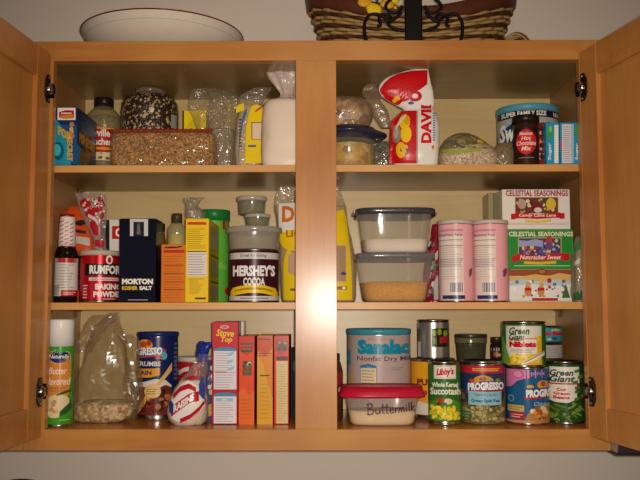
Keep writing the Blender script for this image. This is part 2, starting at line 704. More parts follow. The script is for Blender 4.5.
# counter below the frame, and the dark blue lidded canister whose top just shows
mb = MB()
mb.box((-1.3, -.33, -.50), (1.3, .3, -.457), col('6d6558', .3, var=.3, scale=120))
mb.box((-1.28, -.29, -1.37), (1.28, .3, -.50), M_V)
struct('trim_1', mb)
ROW[0] = 470
cz = PZ(478.2, .03) - .0105
cx = PX(18.5, .06)
can = thing('canister', 'dark blue domed lid just showing at the bottom edge, below the left door', 'canister', (cx, .06, -.457))
mb = MB(); mb.lathe((cx, .06), [(.05, -.457), (.052, -.45), (.052, cz - .045)], col('20245e', .3)); mb.build('body', can)
mb = MB(); mb.lathe((cx, .06), [(.053, cz - .05), (.053, cz - .03), (.046, cz - .012), (.034, cz - .004), (.018, cz), (.006, cz + .0006)], col('191c52', .25)); mb.build('lid', can)


# ------------------------------------------------------------------ builders for groceries
def can_thing(name, label, cat, cx, r, top, Y, base, metal_mat=TIN, lid=None, group=None, body=None, rim=True):
    """a tin: body with rolled rims; returns (root, Canvas for its label, label MB)"""
    R = r / S(Y)
    x = PX(cx, Y)
    zt = PZ(top, Y - (R if PZ(top, Y) < CAM.z else R), cx)
    t = thing(name, label, cat, (x, Y, base), group)
    m = MB()
    g = .0012
    pr = [(R - .002, base), (R, base + .0006), (R + .0004, base + .0024), (R - .0012, base + .004), (R - g, base + .006)]
    if lid is None and rim:
        pr += [(R - g, zt - .006), (R - .0012, zt - .004), (R + .0004, zt - .0024), (R, zt - .0004), (R - .0016, zt), (R - .0026, zt - .003), (R * .6, zt - .0034), (.0001, zt - .0034)]
    else:
        pr += [(R - g, zt - .008), (R - .002, zt - .002), (.0001, zt - .002)]
    m.lathe((x, Y), pr, body or metal_mat)
    m.build('can_body', t)
    if lid is not None:
        lm, lh = lid
        lh = lh / S(Y)
        m = MB()
        m.lathe((x, Y), [(R - .0005, zt - lh), (R + .0016, zt - lh + .0008), (R + .0018, zt - .002), (R + .0008, zt), (R - .003, zt - .0002), (R - .004, zt - .0014), (.0001, zt - .0014)], lm)
        m.build('lid', t)
    lmb = MB()
    return t, Round(lmb, cx, r, Y), lmb


def wrap(cv, lmb, y0, y1, mat, back=None):
    """the paper round the tin, all the way round, rows y0..y1"""
    z1, z0 = P(cv.cx, y0, cv.Yf).z, P(cv.cx, y1, cv.Yf).z
    lmb.lathe((cv.c.x, cv.c.y), [(cv.R + .0002, z0), (cv.R + .0002, z1)], mat, 64, True, False, False)


def carton(name, label, cat, x0, x1, top, Yf, depth, base, mat, group=None, print_side=None):
    """a paper box whose front spans pixels x0..x1 at depth Yf"""
    a, b = PX(x0, Yf), PX(x1, Yf)
    zt = PZ(top, Yf, (x0 + x1) / 2)
    t = thing(name, label, cat, ((a + b) / 2, Yf + depth / 2, base), group)
    m = MB()
    m.box((a, Yf, base), (b, Yf + depth, zt), mat, .001)
    # tuck flap seam on the top
    m.box((a + .002, Yf + .001, zt - .0002), (b - .002, Yf + depth - .002, zt + .0003), mat, .0001)
    m.build('carton', t)
    fm = MB()
    return t, Flat(fm, Yf), fm, (a, b, zt)


def rows(lst):
    """pixel rings (row, x0, x1, Y, half depth, exponent) to world rings, low to high"""
    out = []
    for py, x0, x1, Y, ry, n in lst:
        xa, xb = P(x0, py, Y), P(x1, py, Y)
        out.append(((xa.x + xb.x) / 2, Y, (xa.z + xb.z) / 2, (xb.x - xa.x) / 2, ry, n))
    out.sort(key=lambda r: r[2])
    return out


def settle(rings, base):
    """put the lowest ring on its shelf"""
    r = rings[0]
    rings[0] = (r[0], r[1], base, r[2 + 1], r[4], r[5])
    return rings


def root_of(name, label, cat, rings, group=None):
    return thing(name, label, cat, (rings[0][0], rings[0][1], rings[0][2]), group)


# ================================================================== upper shelf
ROW[0] = 135
B1 = SHELF1 + .0004
B2 = SHELF2 + .0004
B3 = FLOORZ + .0004

# popcorn carton
TEAL, TEALD, GOLD = col('1f93ab'), col('125a78'), col('d9a417')
t, cv, fm, (a, b, zt) = carton('popcorn_carton', 'blue and teal popcorn carton in the corner beside the upper left hinge', 'carton', 54.5, 77, 107.5, .035, .13, B1, col('1b2b66'))
cv.rect(54.6, 77, 125, 164, col('1d4f86'))
cv.strip([(54.6, 118, 165), (60, 124, 165), (66, 134, 165), (70, 150, 165), (71, 165, 165)], TEAL)
cv.disc(58, 151, 6, 9, TEALD)
cv.disc(57, 150, 4, 6, col('39b7c6'))
cv.rect(57.5, 75.5, 107.8, 120, WHITE)
cv.strip([(59, 112, 117.5), (66, 110, 118.5), (74, 110.5, 118)], RED)
cv.strip([(60, 115.5, 118), (66, 114.5, 119), (73, 114.5, 118.5)], col('c98a2e'))
cv.lines(61, 72, 112, 114.4, WHITE, 1, th=1)
cv.blobs(66, 76, 121, 140, [col('d8a960'), col('e6c88a'), col('b58445')], 9, 2.2, 3)
cv.text('POP', 58, 70, 129, 138, GOLD, .05, 0, 7)
cv.text('SECRET', 67, 72.6, 137, 161, GOLD, .04, rot=90)
fm.build('front_print', t)
fm = MB(); cv = SideR(fm, b, .035, .165, B1, zt)
cv.rect(0, 1, 0, 1, col('20385c'))
cv.strip([(0, .62, 1), (.4, .7, 1), (.7, .85, 1), (1, 1, 1)], TEAL)
cv.strip([(.2, .2, .45), (.6, .1, .4), (1, .15, .45)], TEALD)
cv.blobs(.05, .95, .25, .95, [col('8a5a22'), col('b0772c'), col('3d2a1c')], 10, .12, 5, 1.2)
cv.text('POP SECRET', .1, .95, .40, .58, GOLD, .04)
fm.build('side_print', t)

# popcorn jar
cx, r, Y = 103.5, 18, .212
R = r / S(Y); x = PX(cx, Y); z = lambda q: PZ(q, Y - .03, cx)
t = thing('popcorn_jar', 'tall clear jar with black lid and red label beside the popcorn carton', 'jar', (x, Y, B1))
m = MB(); m.lathe((x, Y), [(R - .003, B1), (R, B1 + .003), (R, z(121)), (R * .93, z(113)), (R * .6, z(106.5)), (R * .5, z(104.5))], film('b9a578', .22, .1, 0), 40, cap1=False); m.build('jar_glass', t)
m = MB(); m.lathe((x, Y), [(R - .004, B1 + .003), (R - .0025, z(122)), (R * .86, z(114.5))], grains('old_kernels', ['8d7a4c', 'a08b58', '776542'], 300), 32); m.build('contents', t)
m = MB(); q = 9.6 / S(Y); m.lathe((x, Y), [(q, z(104.5)), (q, z(97)), (q * .94, z(95.5)), (.0001, z(95.4))], col('241a17', .35)); m.build('lid', t)
m = MB(); cv = Round(m, cx, r, Y); wrap(cv, m, 127.5, 160, col('c21a1a', .35))
cv.rect(92, 121, 152, 160, col('e0cfa2'))
cv.blobs(95, 121, 152, 160, [col('f2e8cc'), col('b9823e'), col('8c5a30')], 12, 1.8, 8)
cv.rect(88, 121, 127.3, 128.6, GOLD)
cv.rect(96, 121, 147, 149.5, GOLD)
cv.text('Orville', 89, 109.5, 128.8, 136.6, WHITE, .03)
cv.text('Redenbacher', 74, 111.5, 138, 145, WHITE, .03)
m.build('label', t)

# bean jar
cx, r, Y = 149.5, 29, .19
R = r / S(Y); x = PX(cx, Y); z = lambda q: PZ(q, Y - .05, cx)
t = thing('bean_jar', 'big round glass jar full of speckled dark and cream beans', 'jar', (x, Y, B1))
pr = [(R * .92, B1), (R, B1 + .006), (R, z(107)), (R * .97, z(99)), (R * .84, z(92)), (R * .52, z(88.5)), (R * .47, z(86.5))]
m = MB(); m.lathe((x, Y), pr, film('8a7c68', .02, .06, 0, edge=.15), 48, cap1=False); m.build('jar_glass', t)
m = MB(); m.lathe((x, Y), [(max(q - .002, .001), h - (.0005 if i else -.001)) for i, (q, h) in enumerate(pr[:5])] + [(R * .4, z(90))], grains('mixed_beans', ['231612', '1a1010', '33221a', 'b39468', 'd8bd8c', '281a16', '241814', '1f1412'], 250, .35), 48); m.build('beans', t)
m = MB(); m.lathe((x, Y), [(R * .49, z(88)), (R * .49, z(84.5)), (R * .44, z(84)), (.0001, z(84))], film('a89a84', .3, .1, 0)); m.build('lid', t)
m = MB(); cv = Round(m, cx, r, Y); cv.rect(170, 175.5, 111, 124.5, col('a8a69c')); cv.lines(170.5, 175, 112, 124, GREYINK, 5, th=.6); m.build('label', t)

# wrapped block of brown grain
rg = settle(rows([(166, 114, 216, .075, .034, 5), (163, 112.5, 217, .075, .037, 5), (150, 112, 217.5, .075, .037, 5), (139, 112.5, 217, .075, .036, 5), (135.5, 114, 215, .075, .033, 5), (134.5, 117, 213, .075, .028, 5)]), B1)
t = root_of('grain_packet', 'long clear packet of brown grain with a red-brown top edge', 'packet', rg)
m = MB(); m.loft([(c[0], c[1], c[2] + (.001 if i == 0 else 0), c[3] - .0022, c[4] - .0022, c[5]) for i, c in enumerate(rg[:-1])], grains('brown_grain', ['8f6130', 'b07c40', '74491f', 'c4924e', '9c6c34'], 300, .5), 72, sub=3, crumple=.0008); m.build('grain', t)
m = MB(); m.loft(rg, film('e9dcc4', .02, .1, .6, 40, .25), 72, sub=3, crumple=.002, cscale=48); m.build('wrapper', t)
m = MB(); zt = rg[-2][2]
pts = []
for i in range(60):
    u = i / 59
    pts.append((rg[-2][0] + rg[-2][3] * (2 * u - 1) * .99, .075 - .033 + .002 * math.sin(i * 1.7), zt + .0022 + .0009 * math.sin(i * 2.3)))
m.tube(pts, .0034, col('8c3016', .45, bump=.8, scale=300, var=.3), 8); m.build('top_edge', t)

# yellow carton in a clear bag, crumpled
t, cv, fm, (a, b, zt) = carton('yellow_carton', 'bright yellow carton half covered by a clear bag behind the brown grain', 'carton', 183, 206, 110.5, .16, .06, B1, col('f0d312'))
cv.strip([(183.5, 136, 137), (186, 128, 137), (190, 121, 137), (197, 115.5, 137), (200, 113.5, 137)], col('d9be14'))
cv.rect(183, 184, 110.6, 160, col('3a3012'))
fm.build('front_print', t)
rg = settle(rows([(165, 207, 234, .135, .024, 3), (150, 204, 235, .135, .026, 3), (130, 206, 235, .135, .024, 3), (110, 208, 237, .14, .018, 2.5), (98, 209, 238, .13, .012, 2.2), (90, 208, 224, .142, .006, 2)]), B1)
t = root_of('plastic_bag', 'crumpled clear plastic bag between yellow carton and yellow-labelled bag', 'bag', rg)
m = MB(); m.loft(rg, film('b8a88c', .10, .14, .9, 48, .5), 48, sub=5, crumple=.005, cscale=34, seed=2, zs=.5, smooth=False); m.build('bag_film', t)
rg2 = rows([(136, 196, 216, .138, .012, 2.4), (122, 194, 226, .138, .014, 2.4), (110, 190, 228, .14, .012, 2.4), (98, 189, 222, .14, .010, 2), (89, 194, 216, .142, .004, 2)])
m = MB(); m.loft(rg2, film('c8b99c', .05, .14, .9, 48, .5), 44, sub=5, crumple=.005, cscale=36, seed=5, zs=.6, smooth=False); m.build('loose_fold', t)
m = MB(); m.loft([(c[0], c[1], c[2] + (.001 if not i else 0), c[3] * .9, c[4] * .88, c[5]) for i, c in enumerate(rg[:3])], col('8f7f66', .7, var=.25, scale=90), 40, sub=3, crumple=.003, seed=2); m.build('contents', t)

# yellow-labelled clear bag
rg = settle(rows([(165, 236, 262, .152, .022, 3), (150, 234, 263, .152, .024, 3), (125, 236, 263, .152, .024, 3), (106, 240, 262, .152, .02, 2.6), (100, 238, 265, .154, .012, 2.3), (95, 242, 268, .156, .007, 2.2), (88, 254, 271, .158, .004, 2)]), B1)
t = root_of('labelled_bag', 'clear bag with tall yellow label beside the bag of white powder', 'bag', rg)
m = MB(); m.loft([(c[0], c[1], c[2] + (.001 if not i else 0), c[3] * .93, c[4] * .93, c[5]) for i, c in enumerate(rg[:4])], col('c9ac84', .6, var=.12, scale=160), 40, sub=3, crumple=.002); m.build('contents', t)
m = MB(); m.loft(rg, film('d9cfba', .07, .12, .9, 50, .5), 44, sub=4, crumple=.0028, cscale=36, seed=7, smooth=False); m.build('bag_film', t)
m = MB(); cv = Flat(m, .1215)
cv.strip([(236, 107, 113), (239, 104.5, 112), (244, 103, 110)], YEL)
cv.strip([(245, 160, 162), (246, 130, 163), (249, 112, 163), (253, 105, 163), (258, 104.5, 163), (263, 108, 163)], YEL)
cv.rect(251.5, 264, 122, 139.5, col('2d5f4a'))
cv.rect(252.3, 264, 122.8, 139, col('e9cbb0'))
cv.rect(245.5, 262, 139.8, 143, YEL)
cv.rect(248, 256, 145, 147, col('3c5a9a'))
cv.strip([(238.5, 150, 163), (240, 130, 140), (243, 114, 124), (247, 107, 112)], col('4c7088'))
cv.lines(239, 242, 118, 148, col('31517c'), 9, th=1.6)
cv.strip([(255, 111, 112.5), (259, 107.5, 110), (262, 107, 108)], RED)
m.build('label', t)

# bag of white powder with a gathered neck
Yw = .085
rg = settle(rows([(166, 263, 314, Yw, .04, 3.2), (160, 261.5, 316, Yw, .044, 3.2), (135, 262, 315, Yw, .044, 3), (112, 262.5, 312, Yw, .04, 2.8), (103, 266, 308, Yw, .034, 2.5), (100, 276, 301, Yw, .02, 2.2), (96, 281, 296, Yw, .010, 2), (88, 276, 297, Yw, .010, 2), (76, 268, 299, Yw, .012, 2.2), (66, 263.5, 300, Yw, .013, 2.2), (63, 264, 300, Yw, .013, 2.2)]), B1)
t = root_of('powder_bag', 'tied bag of pinkish white powder against the center stile, upper shelf', 'bag', rg)
m = MB(); m.loft(rg[:6], col('ecd6c2', .35, var=.03, scale=20), 56, sub=4, crumple=.0022, cscale=22, seed=1); m.build('bag', t)
m = MB(); m.loft(rg[5:], film('dcc6ba', .72, .3, .5, 40, .25), 48, sub=4, crumple=.0035, cscale=30, seed=3, pleat=.16, npleat=7, cap0=False, cap1=False); m.build('gathered_neck', t)

# ---- right half
Yt = .095
x = PX(349, Yt); R = 26 / S(Yt); z = lambda q: PZ(q, Yt - R, 349)
t = thing('storage_tub', 'round clear tub of golden chunks under a dark blue lid', 'tub', (x, Yt, B1))
m = MB(); m.lathe((x, Yt), [(R * .9, B1), (R * .95, B1 + .003), (R, z(137))], film('e0d2ac', .12, .08, 0, edge=.3), 44, cap1=False); m.build('tub_wall', t)
m = MB(); m.lathe((x, Yt), [(R * .86, B1 + .002), (R * .93, B1 + .005), (R * .955, z(142)), (R * .5, z(138))], grains('golden_chunks', ['c99a3e', 'b3822f', 'd6b05c', 'a87428', 'e0c27a'], 75, .45, 1.), 40); m.build('chunks', t)
m = MB(); q = 38 / S(Yt)
m.lathe((x, Yt), [(R * 1.0, z(137)), (R * 1.08, z(136)), (q * .93, z(133.5)), (q, z(131.5)), (q, z(130.8)), (R * 1.05, z(126)), (R * .98, z(123.8)), (.0001, z(123.5))], film('31344f', .72, .16, .2, 30, .2), 48); m.build('lid', t)
zl = z(123.3)
rg = rows([(123, 329, 368, .095, .030, 2.6), (116, 326, 374, .095, .036, 2.6), (106, 328, 371, .095, .034, 2.4), (100, 331, 362, .095, .024, 2.2), (98, 334, 356, .095, .014, 2)])
rg[0] = rg[0][:2] + (zl,) + rg[0][3:]
t = root_of('snack_bag', 'clear twisted-neck bag of tan pieces lying on the blue-lidded tub', 'bag', rg)
m = MB(); m.loft([(c[0], c[1], c[2] - (.001 if i else -.001), c[3] * .94, c[4] * .92, c[5]) for i, c in enumerate(rg)], grains('tan_pieces', ['a87f55', '8f6742', 'bd9a70', '7c5836'], 60, .5, 1.), 40, sub=3, crumple=.003, cscale=40); m.build('pieces', t)
m = MB(); m.loft(rg, film('cbb79c', .08, .14, .9, 45, .4), 44, sub=4, crumple=.0026, cscale=36, seed=4, smooth=False); m.build('bag_film', t)
nk = rows([(128, 381, 391, .12, .006, 2), (118, 374, 390, .115, .008, 2), (108, 370, 386, .11, .009, 2.2), (98, 364, 380, .1, .009, 2.2), (90, 362, 377, .08, .007, 2), (84.5, 367, 375, .08, .003, 2)])
m = MB(); m.loft(nk, film('a88a6c', .34, .2, .8, 40, .45), 36, sub=4, crumple=.003, cscale=45, seed=8); m.build('twisted_neck', t)

rg = settle(rows([(165, 373, 393, .16, .016, 2.4), (158, 371, 395, .16, .02, 2.4), (148, 374, 393, .16, .016, 2.2), (142, 379, 389, .16, .008, 2)]), B1)
t = root_of('seed_bag', 'small clear bag of dark seeds behind the tub and the red bag', 'bag', rg)
m = MB(); m.loft(rg, grains('dark_seeds', ['3c3428', '5a4e3a', '8b8068', '2a241c', '6a6046'], 230), 36, sub=3, crumple=.002); m.build('seeds', t)
m = MB(); m.loft([(c[0], c[1], c[2] + .0012 * (i > 0), c[3] * 1.04, c[4] * 1.05, c[5]) for i, c in enumerate(rg)], film('cfc6b2', .1, .12, .8, 50), 36, sub=3, crumple=.002, smooth=False); m.build('bag_film', t)

# red and white seed bag, its top folded over to the left
Yd = .075
RW, WB = col('c9131c', .28, bump=.3, scale=45), col('e9e2da', .28, bump=.3, scale=45)
rg = settle(rows([(165, 395, 437, Yd, .020, 3), (158, 392, 438.5, Yd, .026, 3), (140, 390.5, 439, Yd, .028, 2.8), (125, 393, 438.5, Yd, .026, 2.6), (116, 398, 437, Yd, .02, 2.5), (110, 403, 434, Yd, .014, 2.4), (107, 406, 431, Yd, .010, 2.3)]), B1)
t = root_of('sunflower_seed_bag', 'red and white snack bag standing with its top folded over', 'bag', rg)
m = MB(); m.loft(rg, WB, 72, sub=5, crumple=.0012, cscale=36, seed=3); o = m.build('bag', t)


class Cloth(Canvas):
    """prints that hug a lofted bag: the front of its superellipse rings"""
    def __init__(self, mb, rings, base=.0016):
        super().__init__(mb, base, .0001)
        self.nv = 8
        self.rg = dense(rings, 5)

    def at(self, px, py, off, xc=None):
        Y0 = self.rg[0][1]
        for _ in range(3):
            p = P(px, py, Y0)
            k = 0
            while k < len(self.rg) - 2 and self.rg[k + 1][2] < p.z:
                k += 1
            A, B = self.rg[k], self.rg[k + 1]
            u = max(0, min(1, (p.z - A[2]) / max(B[2] - A[2], 1e-6)))
            c = [A[i] + (B[i] - A[i]) * u for i in range(6)]
            s = max(-.97, min(.97, (p.x - c[0]) / c[3]))
            Y0 = c[1] - c[4] * (1 - abs(s) ** c[5]) ** (1 / c[5]) - off
        return P(px, py, Y0)


m = MB(); cv = Cloth(m, rg, .003); cv.curved = True
cv.grid(lambda u, v: ((389 + 2.5 * v if v < .8 else 391 + (v - .8) * 60) + (417 - (389 + 2.5 * v if v < .8 else 391 + (v - .8) * 60)) * u, 163.5 - 53 * v), 10, 16, RW)
cv.disc(404.5, 122, 5.5, 7.5, col('f0c211')); cv.disc(406, 134, 5.5, 8.5, col('f0c211')); cv.disc(401, 150, 5, 8, col('eab512')); cv.disc(407, 120, 3, 5, col('dba50f'))
cv.disc(396.5, 134, 4.5, 9, col('8d8076')); cv.disc(395.5, 132, 3, 6.5, col('b8a794'))
cv.strip([(396, 126, 130), (400, 119, 123), (406, 113.5, 117)], col('e4d7b8'))
cv.blobs(400, 409, 143, 156, [col('b7a88e'), col('6b4a2a'), col('e0b038')], 8, 1.8, 4, 1.6)
cv.rect(416.6, 418, 111, 163, col('a3a09c'))
cv.text('DAVID', 421, 431.5, 97.5, 143, col('cf1420'), .05, rot=-90)
cv.lines(433, 435.6, 112, 141, col('5b7fb6'), 12, th=1.3)
cv.disc(433, 147, 1.4, 2, ORANGE)
m.build('front_print', t)
fold = rows([(110, 405, 432, .07, .007, 2.2), (105, 395, 434, .066, .009, 2.2), (98, 384, 434, .062, .010, 2.2), (90, 379.5, 433, .06, .011, 2.3), (82, 382, 431.5, .06, .010, 2.3), (75, 392, 430, .062, .008, 2.3), (69.5, 412, 428.5, .064, .004, 2.2)])
m = MB(); m.loft(fold, WB, 56, sub=5, crumple=.0016, cscale=40, seed=6); m.build('folded_top', t)
m = MB(); cv = Cloth(m, fold, .0035); cv.curved = True
cv.strip([(380, 89, 92), (384, 83, 98), (390, 77.5, 102), (398, 73.5, 106), (405, 72, 99), (413, 70.5, 93), (421, 70.3, 89), (427.5, 70, 84)], RW, 20)
cv.disc(397, 98.5, 3.2, 2.2, col('eeb914')); cv.disc(394.5, 101, 2.2, 2, col('eeb914'))
cv.disc(415, 96, 7, 5.5, RW); cv.disc(415, 96, 3, 2.4, WB); cv.strip([(403, 100, 102), (409, 97, 100)], RW)
cv.disc(411, 103, 3, 1.6, col('4a63b0'))
m.build('fold_print', t)

# bag of pale beans with green peas on top
rg = settle(rows([(165.5, 440, 496, .095, .036, 2.8), (161, 437, 499, .095, .043, 2.8), (152, 438.5, 496, .095, .042, 2.5), (145, 441, 488, .095, .036, 2.3), (138, 448, 478, .095, .026, 2.2), (134, 456, 470, .095, .012, 2)]), B1)
t = root_of('bean_bag', 'low clear bag of pale beans with green label beside the red and white bag', 'bag', rg)
m = MB(); m.loft([(c[0], c[1], c[2], c[3] * .96, c[4] * .96, c[5]) for c in rg[:4]], grains('pale_beans', ['c9a98a', 'd8bda0', 'b59274', 'e2cbb2'], 260), 56, sub=3, crumple=.001)
m.build('beans', t)
m = MB(); m.loft([(c[0], c[1], c[2] - .0004, c[3] * .97, c[4] * .97, c[5]) for c in rg[2:]], grains('green_peas', ['6b6b22', '85862c', '4c4f1c', 'a39a4a', '5c4a26', '3d3a20'], 110, .4), 48, sub=3, crumple=.001); m.build('peas', t)
m = MB(); m.loft(rg, film('cdbfa0', .1, .1, .9, 60, .4), 56, sub=4, crumple=.0016, cscale=40, smooth=False); m.build('bag_film', t)
m = MB(); cv = Cloth(m, rg, .002); cv.disc(481, 141, 4, 1.8, YEL); cv.strip([(441, 149, 152), (455, 150, 153.5), (470, 149, 152.5), (482, 147, 150)], col('99a03a')); m.build('label', t)

rg = settle(rows([(165, 494, 513, .085, .014, 2.5), (158, 492.5, 514, .085, .017, 2.5), (149, 494, 513, .085, .014, 2.3), (143.5, 500, 512, .085, .006, 2)]), B1)
t = root_of('spice_bag', 'small brown bag between the pale beans and the dark cocoa jar', 'bag', rg)
m = MB(); m.loft(rg, grains('brown_spice', ['7d6238', '94774a', '6a5230'], 300), 36, sub=3, crumple=.0015); m.build('spice', t)
m = MB(); m.loft([(c[0], c[1], c[2] + .001 * (i > 0), c[3] * 1.04, c[4] * 1.06, c[5]) for i, c in enumerate(rg)], film('b8a684', .15, .14, .8, 50), 36, sub=3, crumple=.002, smooth=False); m.build('bag_film', t)

# big cocoa canister with light blue lid
t, cv, lm = can_thing('cocoa_canister', 'large family-size cocoa canister with light blue lid, at the back', 'canister', 527.5, 30, 102.8, .2, B1, col('a9a79e'), lid=(col('4f9fb4', .35), 6))
wrap(cv, lm, 110, 163, col('aeb0a6', .35))
cv.rect(498, 557.5, 109.5, 116.5, col('141a38'))
cv.text('SUPER FAMILY SIZE', 503.5, 545, 110.5, 115.3, WHITE, .03)
cv.rect(552, 557, 111, 115, WHITE)
cv.strip([(498, 131, 163), (506, 126, 163), (514, 121, 163), (522, 118, 163), (530, 120, 163), (540, 124, 163), (548, 121, 163), (557, 123, 163)], col('1d3f6e'))
cv.strip([(498, 140, 163), (506, 143, 163), (514, 146, 163), (530, 150, 163), (557, 150, 163)], col('1c2a20'))
cv.text('Swiss', 501.5, 527, 122, 140, WHITE, .04, .15)
cv.text('Miss', 531, 549, 122, 134, WHITE, .04, .15)
lm.build('label', t)

# dark hot chocolate jar
cx, r, Y = 526, 12.2, .07
R = r / S(Y); x = PX(cx, Y); z = lambda q: PZ(q, Y - R, cx)
t = thing('hot_chocolate_jar', 'dark brown jar with round red label in front of the big canister', 'jar', (x, Y, B1))
m = MB(); m.lathe((x, Y), [(R - .002, B1), (R, B1 + .002), (R, z(124)), (R * .9, z(121))], film('4a2a1e', .4, .1, 0), 40, cap1=False); m.build('jar_glass', t)
m = MB(); m.lathe((x, Y), [(R - .003, B1 + .001), (R - .0015, B1 + .004), (R - .0015, z(124))], col('3a1e15', .5, var=.2, scale=150), 40); m.build('powder', t)
m = MB(); q = 13.3 / S(Y); m.lathe((x, Y), [(q, z(122)), (q, z(115.5)), (q * .95, z(114)), (.0001, z(114))], col('1d1612', .35), 40); m.build('lid', t)
m = MB(); cv = Round(m, cx, r, Y); wrap(cv, m, 127, 160, col('2a1713', .4))
cv.disc(526, 141.5, 9.8, 12.8, col('c01c20')); cv.disc(526, 141.5, 9.2, 12.2, col('cf2a2c'))
for s, y0, y1, w in (('Mexican', 131.5, 135, 6), ('Hot', 136, 140, 4.5), ('Chocolate', 140.5, 145, 8.8), ('Mix', 146, 150.5, 4.5)):
    cv.text(s, 526 - w, 526 + w, y0, y1, col('f0d6cf'), .02, .2)
cv.lines(519, 533, 156.3, 158.6, col('9c7a66'), 1, th=.8, ragged=0)
m.build('label', t)

# thin dark packet and two light blue cartons
t, cv, fm, _ = carton('drink_packet', 'thin dark red packet squeezed between cocoa jar and light blue carton', 'packet', 538.5, 545.6, 122.5, .06, .06, B1, col('7a1f22'))
cv.blobs(538.8, 545.4, 124, 163, [col('4c1418'), col('a8483e'), col('c89a6a'), col('2b2030')], 22, 2, 6)
fm.build('front_print', t)
LB = col('2a93b8', .35)
t, cv, fm, _ = carton('tea_carton', 'light blue carton with one narrow white stripe, beside the red packet', 'carton', 546, 559.2, 122.5, .04, .09, B1, LB, group='light blue cartons by the upper right hinge')
cv.rect(554.4, 558.4, 125, 163, WHITE); cv.lines(555, 558, 126, 162, col('b9c2c8'), 14, th=.5)
cv.disc(549.8, 133, 2.6, 6.5, col('3fa04a')); cv.disc(550.4, 129, 1.4, 3, col('86c86a'))
cv.text('Sugar', 548, 551.8, 143, 160, WHITE, .02, rot=-90)
fm.build('front_print', t)
t, cv, fm, _ = carton('tea_carton', 'light blue carton with a wide printed white panel, against the cabinet side', 'carton', 560, 580, 122.5, .04, .09, B1, LB, group='light blue cartons by the upper right hinge')
cv.rect(562, 571.6, 124.2, 163.2, col('d9d3d6')); cv.lines(563, 571, 126, 162, col('a89aa8'), 17, th=.7, ragged=.15)
cv.rect(572.4, 573.4, 124, 163, col('c8dbe6'))
cv.disc(577, 131.5, 2.3, 6, col('3fa04a'))
cv.text('Sugar', 575.4, 578.6, 143, 160, WHITE, .02, rot=-90)
cv.rect(560.1, 561.5, 140, 150, col('c04a7a'))
fm.build('front_print', t)

# ================================================================== middle shelf
ROW[0] = 262
# dark sauce bottle with a paper-wrapped neck
cx, r, Y = 66.5, 11.3, .05
R = r / S(Y); x = PX(cx, Y); z = lambda q: PZ(q, Y - R, cx)
t = thing('sauce_bottle', 'dark sauce bottle with a white paper-wrapped neck, left end of the middle shelf', 'bottle', (x, Y, B2))
m = MB(); m.lathe((x, Y), [(R - .002, B2), (R, B2 + .003), (R, z(257)), (R * .95, z(251)), (R * .76, z(246.5)), (R * .7, z(240)), (R * .6, z(218))], col('1a0f0c', .1), 40); m.build('bottle_glass', t)
m = MB(); q = R * .74; m.lathe((x, Y), [(q * 1.02, z(246.5)), (q * .98, z(232)), (q * .86, z(216.5)), (q * .8, z(215.2)), (.0001, z(215))], col('e3d9d2', .35), 36); 
cv = Round(m, cx, 8.2, Y)
for k in range(7):
    for j in range(3):
        yy = 220 + k * 4.1 + j * 1.2
        cv.strip([(59.8 + j * 4.6, yy + 1.6, yy + 2.6), (63 + j * 4.6, yy, yy + 1)], col('c23a34'), 3)
m.build('neck_wrap', t)
m = MB(); q = R * .62; m.lathe((x, Y), [(q, z(217)), (q, z(214)), (q * .9, z(213.2)), (.0001, z(213))], col('8f1d1a', .3), 30); m.build('cap', t)
m = MB(); cv = Round(m, cx, r, Y); wrap(cv, m, 258, 296, col('d3ccc4', .4))
cv.rect(55.4, 77.6, 258, 262.6, col('b02a26')); cv.lines(58, 75, 263.5, 289, col('9b9490'), 9, th=.9, ragged=.4)
cv.rect(62, 77.6, 290, 296, col('b3202a')); cv.lines(64, 76, 291.5, 295, col('e4b9b4'), 2, th=.8)
cv.lines(56.3, 60.5, 285, 295, col('3d3836'), 8, th=.5, ragged=0)
m.build('label', t)

# orange packet and red-patterned packet behind
Yo = .175
rg = settle(rows([(302, 66, 98, Yo, .012, 3), (290, 63, 99, Yo, .016, 3), (250, 63, 96, Yo, .017, 2.8), (225, 64, 92, Yo, .014, 2.6), (212, 66, 88, Yo, .01, 2.4), (206, 69, 84, Yo, .004, 2.2)]), B2)
t = root_of('snack_packet', 'orange foil packet with dark bands behind the dark sauce bottle', 'packet', rg)
m = MB(); m.loft(rg, col('d9501c', .3, bump=.3, scale=40), 48, sub=5, crumple=.0022, cscale=36, seed=2); m.build('packet', t)
m = MB(); cv = Cloth(m, rg, .0026)
cv.strip([(74, 222, 224), (80, 220, 226), (86, 220, 224)], col('2a1c1c')); cv.strip([(74, 229, 232), (86, 231, 234)], col('3a221c'))
cv.strip([(76, 236, 243), (90, 238, 246)], col('c9bdb2')); cv.strip([(78, 255, 290), (82, 258, 292), (86, 262, 292)], col('2b1a1a'))
cv.text('C', 79, 84, 280, 285, WHITE)
m.build('front_print', t)
Yr = .125
rg = settle(rows([(302, 85, 108, Yr, .010, 3), (285, 83, 110, Yr, .014, 3), (262, 86, 108, Yr, .013, 2.6), (246, 93, 106, Yr, .008, 2.4), (235, 91.5, 105, Yr, .009, 2.2), (220, 84, 106.5, Yr, .011, 2.2), (205, 78, 107, Yr, .009, 2.2), (193, 74.5, 106, Yr, .004, 2.1)]), B2)
t = root_of('candy_bag', 'clear bag printed in red, gathered at its waist behind the red baking powder tin', 'bag', rg)
m = MB(); m.loft(rg, film('d8c3ba', .2, .14, .9, 50, .4), 48, sub=5, crumple=.003, cscale=40, seed=9, smooth=False); m.build('bag_film', t)
m = MB(); cv = Cloth(m, rg, .0034)
RR = col('b3172a', .3)
cv.strip([(80, 201, 205), (84, 198, 209), (88, 199, 207), (91, 202, 206)], RR)
cv.strip([(85, 212, 215), (90, 206, 219), (95, 208, 216), (99, 205, 212), (103, 207, 210)], RR)
